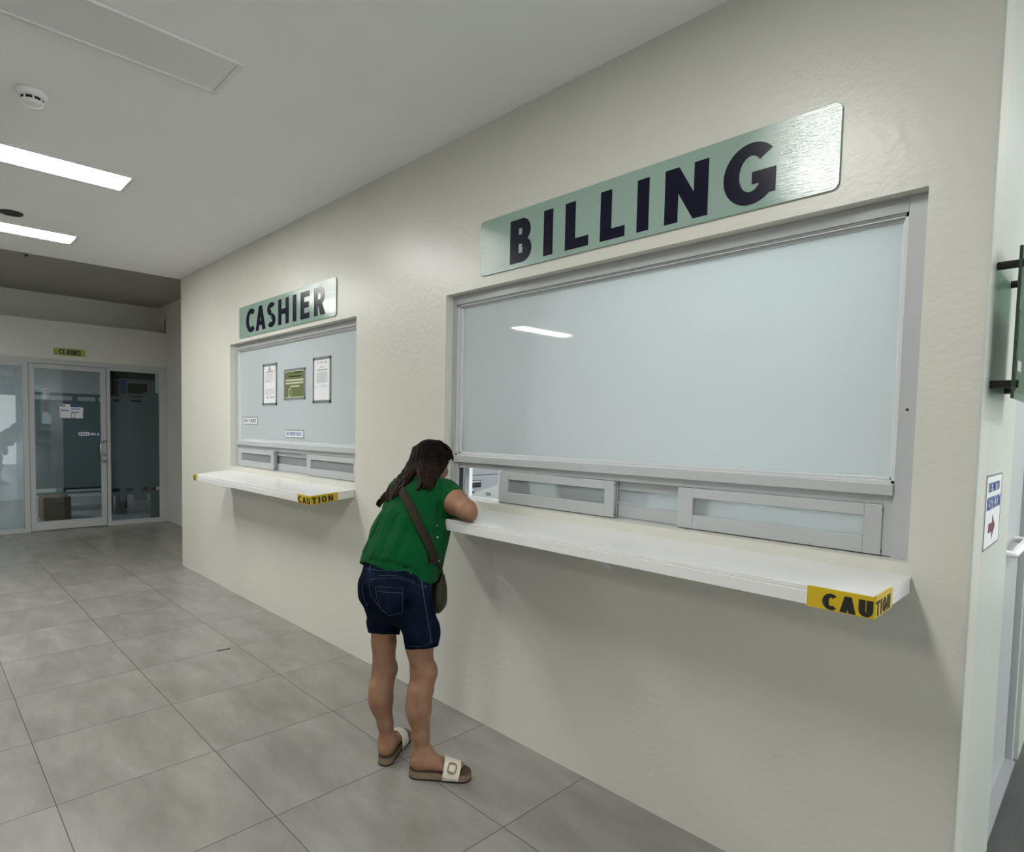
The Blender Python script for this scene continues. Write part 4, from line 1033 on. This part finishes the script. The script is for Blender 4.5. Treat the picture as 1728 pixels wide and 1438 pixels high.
# sleeve ends
for s_, e_, q in ((sR, eR, .49), (sL, eL, .6)):
    d_ = (e_ - s_) / np.linalg.norm(e_ - s_); c_ = s_ + (e_ - s_) * q
    dd = ((x_ - c_[0]) * d_[0] + (y_ - c_[1]) * d_[1] + (z_ - c_[2]) * d_[2]).astype(np.float32)
    pp = np.sqrt(np.maximum((x_ - c_[0]) ** 2 + (y_ - c_[1]) ** 2 + (z_ - c_[2]) ** 2 - dd ** 2, 0))
    T.f = np.where(pp < .095, np.maximum(T.f, dd), T.f)
T.cap(NCK + V3(-.005, .012, .0), NCK + V3(-.05, .05, .06), .058, .062, .004, 's')                         # neck opening
tm = T.mesh('t_shirt'); shirt = link('t_shirt', tm, 'shirt', woman); smooth(shirt, 1)
tbv = bvh_of(tm)
for (u, v) in ((737, 887), (738, 907)):
    h = tbv.ray_cast(EYE, ray(u, v))
    if h[0] is not None: MB().tube([h[0] - h[1] * .001, h[0] + h[1] * .0025], .0032, 10).build('button', 'paper', shirt)

# ---- hair
H = SDF((-1.99, -.56, 1.04), (-1.52, -.06, 1.44), .0035)
H.ell(hp(-.002, -.018, .022), (.074, .092, .089), HR, .01)
H.ell(hp(-.004, -.050, -.02), (.070, .070, .09), HR, .02)
H.ell(hp(0, .072, -.045), (.057, .062, .085), HR, .012, 's')           # clear of the face
lines = []
def lock(pts, r0, r1, wob=.008, ph=0, k=.006):
    pts = [np.array(p, float) for p in pts]; P = []; n = 9
    for i in range(n):
        t = i / (n - 1) * (len(pts) - 1); a = min(int(t), len(pts) - 2); f_ = t - a
        p0 = pts[max(a - 1, 0)]; p1 = pts[a]; p2 = pts[a + 1]; p3 = pts[min(a + 2, len(pts) - 1)]
        q = .5 * (2 * p1 + (p2 - p0) * f_ + (2 * p0 - 5 * p1 + 4 * p2 - p3) * f_ ** 2 + (3 * p1 - p0 - 3 * p2 + p3) * f_ ** 3)
        s_ = i / (n - 1); q = q + np.array([math.sin(7 * s_ + ph), math.cos(6 * s_ + 1.7 * ph), math.sin(8 * s_ + 2.3 * ph)]) * wob * s_
        P.append(q)
    H.chain(P, [r0 + (r1 - r0) * (i / (n - 1)) ** 1.3 for i in range(n)], k)
r_ = random.Random(4)
J = lambda s: np.array([r_.uniform(-s, s), r_.uniform(-s, s), r_.uniform(-s, s)])
# main fall: from the crown over the left back of the shirt
def drape(uv, lift, fb):
    h = tbv.ray_cast(EYE, ray(*uv))
    return np.array(h[0] + h[1] * lift) if h[0] is not None else np.array(fb, float)
def mixp(a, b, t): return (a[0] * (1 - t) + b[0] * t, a[1] * (1 - t) + b[1] * t)
LM, LE = V3(-1.850, -.385, 1.19), V3(-1.893, -.445, 1.088)
for i in range(40):
    t = i / 39; lf_ = .006 + .012 * ((i * 7) % 5) / 5
    st0 = hp(-.060 + .085 * t, -.055 - .035 * math.sin(PI * t), .05 - .02 * t) + J(.006)
    m1 = V3(-1.835, -.315, 1.26) * (1 - t) + V3(-1.735, -.345, 1.245) * t + J(.006)
    m2 = drape(mixp((668, 819), (693, 812), t), lf_, LM) + J(.004)
    e1 = drape(mixp((640, 851), (674, 838), t), lf_ * .7, LE + V3(.05, -.02, .02) * t) + J(.010) + V3(0, 0, -.006)
    if t < .25: m2 = LM * (1 - 4 * t) + m2 * 4 * t; e1 = LE * (1 - 4 * t) + e1 * 4 * t
    lock([st0, m1, m2, e1], .0155, .003, .009, r_.uniform(0, 6), .004)
# shorter locks over the nape and right shoulder blade
for i in range(22):
    t = i / 21; lf_ = .004 + .008 * ((i * 3) % 4) / 4
    st0 = hp(.0 + .062 * t, -.078 + .02 * t, .0) + J(.005)
    m1 = drape(mixp((710, 806), (737, 803), t), .014, V3(-1.68, -.31, 1.25)) + J(.004)
    e1 = drape(mixp((704, 829), (733, 822), t), lf_, V3(-1.62, -.4, 1.18)) + J(.010)
    lock([st0, m1, e1], .0145, .003, .008, r_.uniform(0, 6), .004)
# right side, beside the cheek, and forelocks
for i in range(14):
    t = i / 13
    st0 = hp(.045 + .008 * t, -.02 + .06 * t, .068 - .01 * t) + J(.003)
    m1 = hp(.070 - .006 * t, -.04 + .068 * t, -.005) + J(.003)
    e1 = hp(.066, -.07 + .068 * t, -.075 - .02 * (1 - t)) + J(.005)
    lock([st0, m1, e1], .010, .0035, .004, r_.uniform(0, 6))
for i in range(10):
    t = i / 9
    lock([hp(-.025 + .05 * t, .0, .104), hp(-.05 + .10 * t, .058, .078), hp(-.064 + .128 * t, .066, .03)], .009, .0035, .003, r_.uniform(0, 6))
for i in range(8):
    t = i / 7
    lock([hp(-.05, -.02 + .07 * t, .066), hp(-.070, -.04 + .075 * t, -.01), hp(-.072, -.08 + .08 * t, -.10)], .011, .004, .004, r_.uniform(0, 6))
H.disp(lambda x, y, z: .0012 * np.sin(420 * x + 60 * z) + .001 * np.sin(380 * y - 90 * z + 200 * x), .02)
hair = link('hair', H.mesh('hair'), 'hair', woman); smooth(hair, 1)

# ---- sandals
def sandal(heel, toe, side):
    d = toe - heel; d /= np.linalg.norm(d); n = V3(-d[1], d[0], 0)
    def outline(gr=0):
        p = []
        for k in range(13): a = PI / 2 + PI * k / 12; p.append((.037 * math.cos(a) + .0 - gr * 0, .034 * math.sin(a)))
        p = [(x * (1 + gr), y * (1 + gr)) for x, y in p]
        L = float(np.linalg.norm(toe - heel))
        q = [(L + (.043 + .003 * math.cos(2 * a)) * (1 + gr) * math.cos(a), (.0445 * (1 + gr)) * math.sin(a) + .004 * side * math.cos(a)) for a in (-PI / 2 + PI * k / 14 for k in range(15))]
        r = [(L * .45, -.0335 * (1 + gr) + .003 * side)]; s2 = [(L * .45, .0335 * (1 + gr) + .003 * side)]
        return p + r + q + s2
    o = MB().prism(outline(), heel + V3(0, 0, .007), d, n, ZP, .026).build('sandal', 'cork', woman, .002)
    MB().prism(outline(.01), heel + V3(0, 0, .0005), d, n, ZP, .007).build('outsole', 'sole', o, .0015)
    MB().prism(outline(-.02), heel + V3(0, 0, .033), d, n, ZP, .0035).build('footbed', 'footbed', o, .001)
    # strap over the instep
    vs, fs = [], []; m = 16; W = 5; L = float(np.linalg.norm(toe - heel))
    for j in range(W + 1):
        f_ = j / W
        for i in range(m + 1):
            a = PI * i / m; cx = .100 + .068 * f_ + .013 * math.sin(a) + .004 * side * math.cos(a)
            hh = .073 - .021 * f_; hw = .0415 + .002 * f_
            sq = lambda c, e: math.copysign(abs(c) ** e, c)
            y = hw * sq(math.cos(a), .75); z = .012 + hh * sq(math.sin(a), .8)
            vs.append(heel + d * cx + n * (y + .003 * side) + V3(0, 0, z))
    for j in range(W):
        for i in range(m): q = j * (m + 1) + i; fs.append((q, q + 1, q + m + 2, q + m + 1))
    mb = MB(); mb.add(vs, fs, True); sp = mb.build('strap', 'sandal_strap', o); so = sp.modifiers.new('thickness', 'SOLIDIFY'); so.thickness = .0035; so.offset = 1
    # buckle on the outer side
    i0 = 4 if side > 0 else 12; a = vs[2 * (m + 1) + i0]; c = (np.array(a) + np.array(vs[3 * (m + 1) + i0])) / 2
    tx = np.array(vs[3 * (m + 1) + i0]) - np.array(vs[2 * (m + 1) + i0]); tx /= np.linalg.norm(tx)
    ty = np.array(vs[2 * (m + 1) + i0 + 1]) - np.array(vs[2 * (m + 1) + i0 - 1]); ty -= tx * (ty @ tx); ty /= np.linalg.norm(ty); tz = np.cross(tx, ty)
    if tz[2] < 0: tz = -tz
    c = c + tz * .006
    ring = [c + tx * (.017 * math.copysign(abs(math.cos(b)) ** .6, math.cos(b))) + ty * (.019 * math.copysign(abs(math.sin(b)) ** .6, math.sin(b))) for b in (2 * PI * k / 28 for k in range(29))]
    MB().tube(ring, .0026, 8, False).build('buckle', 'brass', o)
    MB().prism([(-.009, -.012), (.009, -.012), (.009, .012), (-.009, .012)], c - tz * .002, tx, ty, tz, .003).build('strap_tongue', 'sandal_strap', o, .001)
    return o
sandal(HEEL_R, TOE_R, -1); sandal(HEEL_L, TOE_L, 1)

# ---- crossbody bag on her right hip
bag = thing('crossbody_bag', (-1.47, -.42, .66), 'olive green crossbody bag hanging at the right hip of the woman', 'bag')
BC = V3(-1.497, -.402, .768)
G = SDF((-1.68, -.52, .62), (-1.38, -.22, .90), .004)
ba = V3(-.78, .63, 0); ba /= np.linalg.norm(ba); bn = V3(ba[1], -ba[0], 0)
BR = np.stack([ba, bn, V3(0, 0, 1)], 1)
G.ell(BC + V3(0, 0, -.035), (.074, .034, .072), BR, .02); G.ell(BC + V3(0, 0, .02), (.07, .027, .078), BR, .04)
G.cap(BC + ba * -.045 - bn * .004 + V3(0, 0, .085), BC + ba * .045 + V3(0, 0, .085), .014, .014, .03)
def sample(F, X, Y, Z):
    ix = [np.clip(np.rint((q - F.lo[k]) / F.h).astype(int), 0, F.n[k] - 1) for k, q in enumerate((X, Y, Z))]
    return F.f[np.ix_(*ix)]
G.f = np.maximum(G.f, .007 - np.minimum(sample(T, *G.ax), sample(D, *G.ax)))
G.disp(lambda x, y, z: .0025 * np.sin(45 * z + 30 * y) * np.sin(50 * y - 20 * z))
gm = G.mesh('bag_body'); gb = link('bag_body', gm, 'bag', bag); smooth(gb, 2)
gbv = bvh_of(gm)
zl = []
for k in range(15):
    p = BC + ba * (-.07 + .14 * k / 14) + V3(0, 0, .055) + bn * .2; h = gbv.ray_cast(Vector(p), Vector(-bn))
    if h[0] is not None: zl.append(h[0] + h[1] * .001)
if len(zl) > 2: MB().tube(zl, .0025, 6).build('zipper', 'strap', bag)
MB().box(-.004, .004, -.002, .002, -.025, 0).build('zip_pull', 'strap', bag).location = Vector(BC + ba * .088 + V3(0, 0, .05)) - bag.location
# strap: from the bag up across the back to the left shoulder
edgeL = [(660, 811), (674, 836), (684, 858), (696, 884), (708, 910), (719, 935), (723, 950)]
edgeR = [(676, 808), (688, 832), (701, 857), (714, 884), (726, 910), (735.5, 935), (738, 948)]
vs, fs = [], []; n_ = 0
def interp(E, t):
    x = t * (len(E) - 1); a = min(int(x), len(E) - 2); f_ = x - a; return (E[a][0] * (1 - f_) + E[a + 1][0] * f_, E[a][1] * (1 - f_) + E[a + 1][1] * f_)
rows = 30
for j in range(rows + 1):
    a, b = interp(edgeL, j / rows), interp(edgeR, j / rows)
    row = []
    for i in range(5):
        f_ = i / 4; h = tbv.ray_cast(EYE, ray(a[0] * (1 - f_) + b[0] * f_, a[1] * (1 - f_) + b[1] * f_))
        row.append(h[0] + h[1] * .009 if h[0] is not None else None)
    good = [q for q in row if q is not None]
    if not good: continue
    row = [q if q is not None else min(good, key=lambda g: abs(row.index(g) - i)) for i, q in enumerate(row)]
    vs += row; n_ += 1
# last row reaches the bag top
pt = [Vector(BC + ba * -.05 + V3(0, 0, .09)) + Vector((.671, .741, 0)) * (-.017 + .034 * i / 4) for i in range(5)]
vs += pt; n_ += 1
for j in range(n_ - 1):
    for i in range(4): q = j * 5 + i; fs.append((q, q + 1, q + 6, q + 5))
mb = MB(); mb.add(vs, fs, True); so_ = mb.build('strap', 'strap', bag); so_.modifiers.new('smooth', 'SMOOTH').iterations = 3; m = so_.modifiers.new('thickness', 'SOLIDIFY'); m.thickness = .003; m.offset = 1
a_, b_ = vs[-10], vs[-6]
MB().tube([Vector(a_) + Vector((0, 0, .0)), Vector(b_)], .005, 8).build('strap_slider', 'black', bag)
MB().tube([Vector(b_) + Vector((.004, -.004, .004)), Vector(b_) + Vector((.009, -.009, .006))], .0035, 10).build('stud', 'chrome', bag)
# ------------------------------------------------------------------ daylight, camera, colour
wd = bpy.data.worlds.new('overcast'); S.world = wd; wd.use_nodes = True
bg = wd.node_tree.nodes['Background']; bg.inputs[0].default_value = (.90, .96, .95, 1); bg.inputs[1].default_value = 1.7

F, PX, PY = 1025.2215, 770.1197, 777.2072
cam = bpy.data.cameras.new('camera'); co = bpy.data.objects.new('camera', cam); COL.objects.link(co)
Rr = ((0.6713440209240669, 0.7409320373930633, 0.01780229013554834), (-0.05090056368771308, 0.02213015532882085, 0.9984585063193138), (-0.7393959278936957, 0.6712152949610776, -0.05257080581971738))
mw = Matrix(((Rr[0][0], Rr[1][0], -Rr[2][0], .46418187), (Rr[0][1], Rr[1][1], -Rr[2][1], -2.0900037), (Rr[0][2], Rr[1][2], -Rr[2][2], 1.4587296), (0, 0, 0, 1)))
co.matrix_world = mw
cam.sensor_fit = 'HORIZONTAL'; cam.sensor_width = 36; cam.lens = F / 1728 * 36
cam.shift_x = (864 - PX) / 1728; cam.shift_y = (PY - 719) / 1728; cam.clip_start = .02
S.camera = co
S.view_settings.view_transform = 'Standard'; S.view_settings.look = 'None'; S.view_settings.gamma = 1; S.view_settings.use_curve_mapping = False
S.view_settings.exposure = 1.41
S.cycles.use_denoising = True
S.cycles.max_bounces = 10; S.cycles.diffuse_bounces = 6; S.cycles.transparent_max_bounces = 16
S.cycles.sample_clamp_indirect = 6
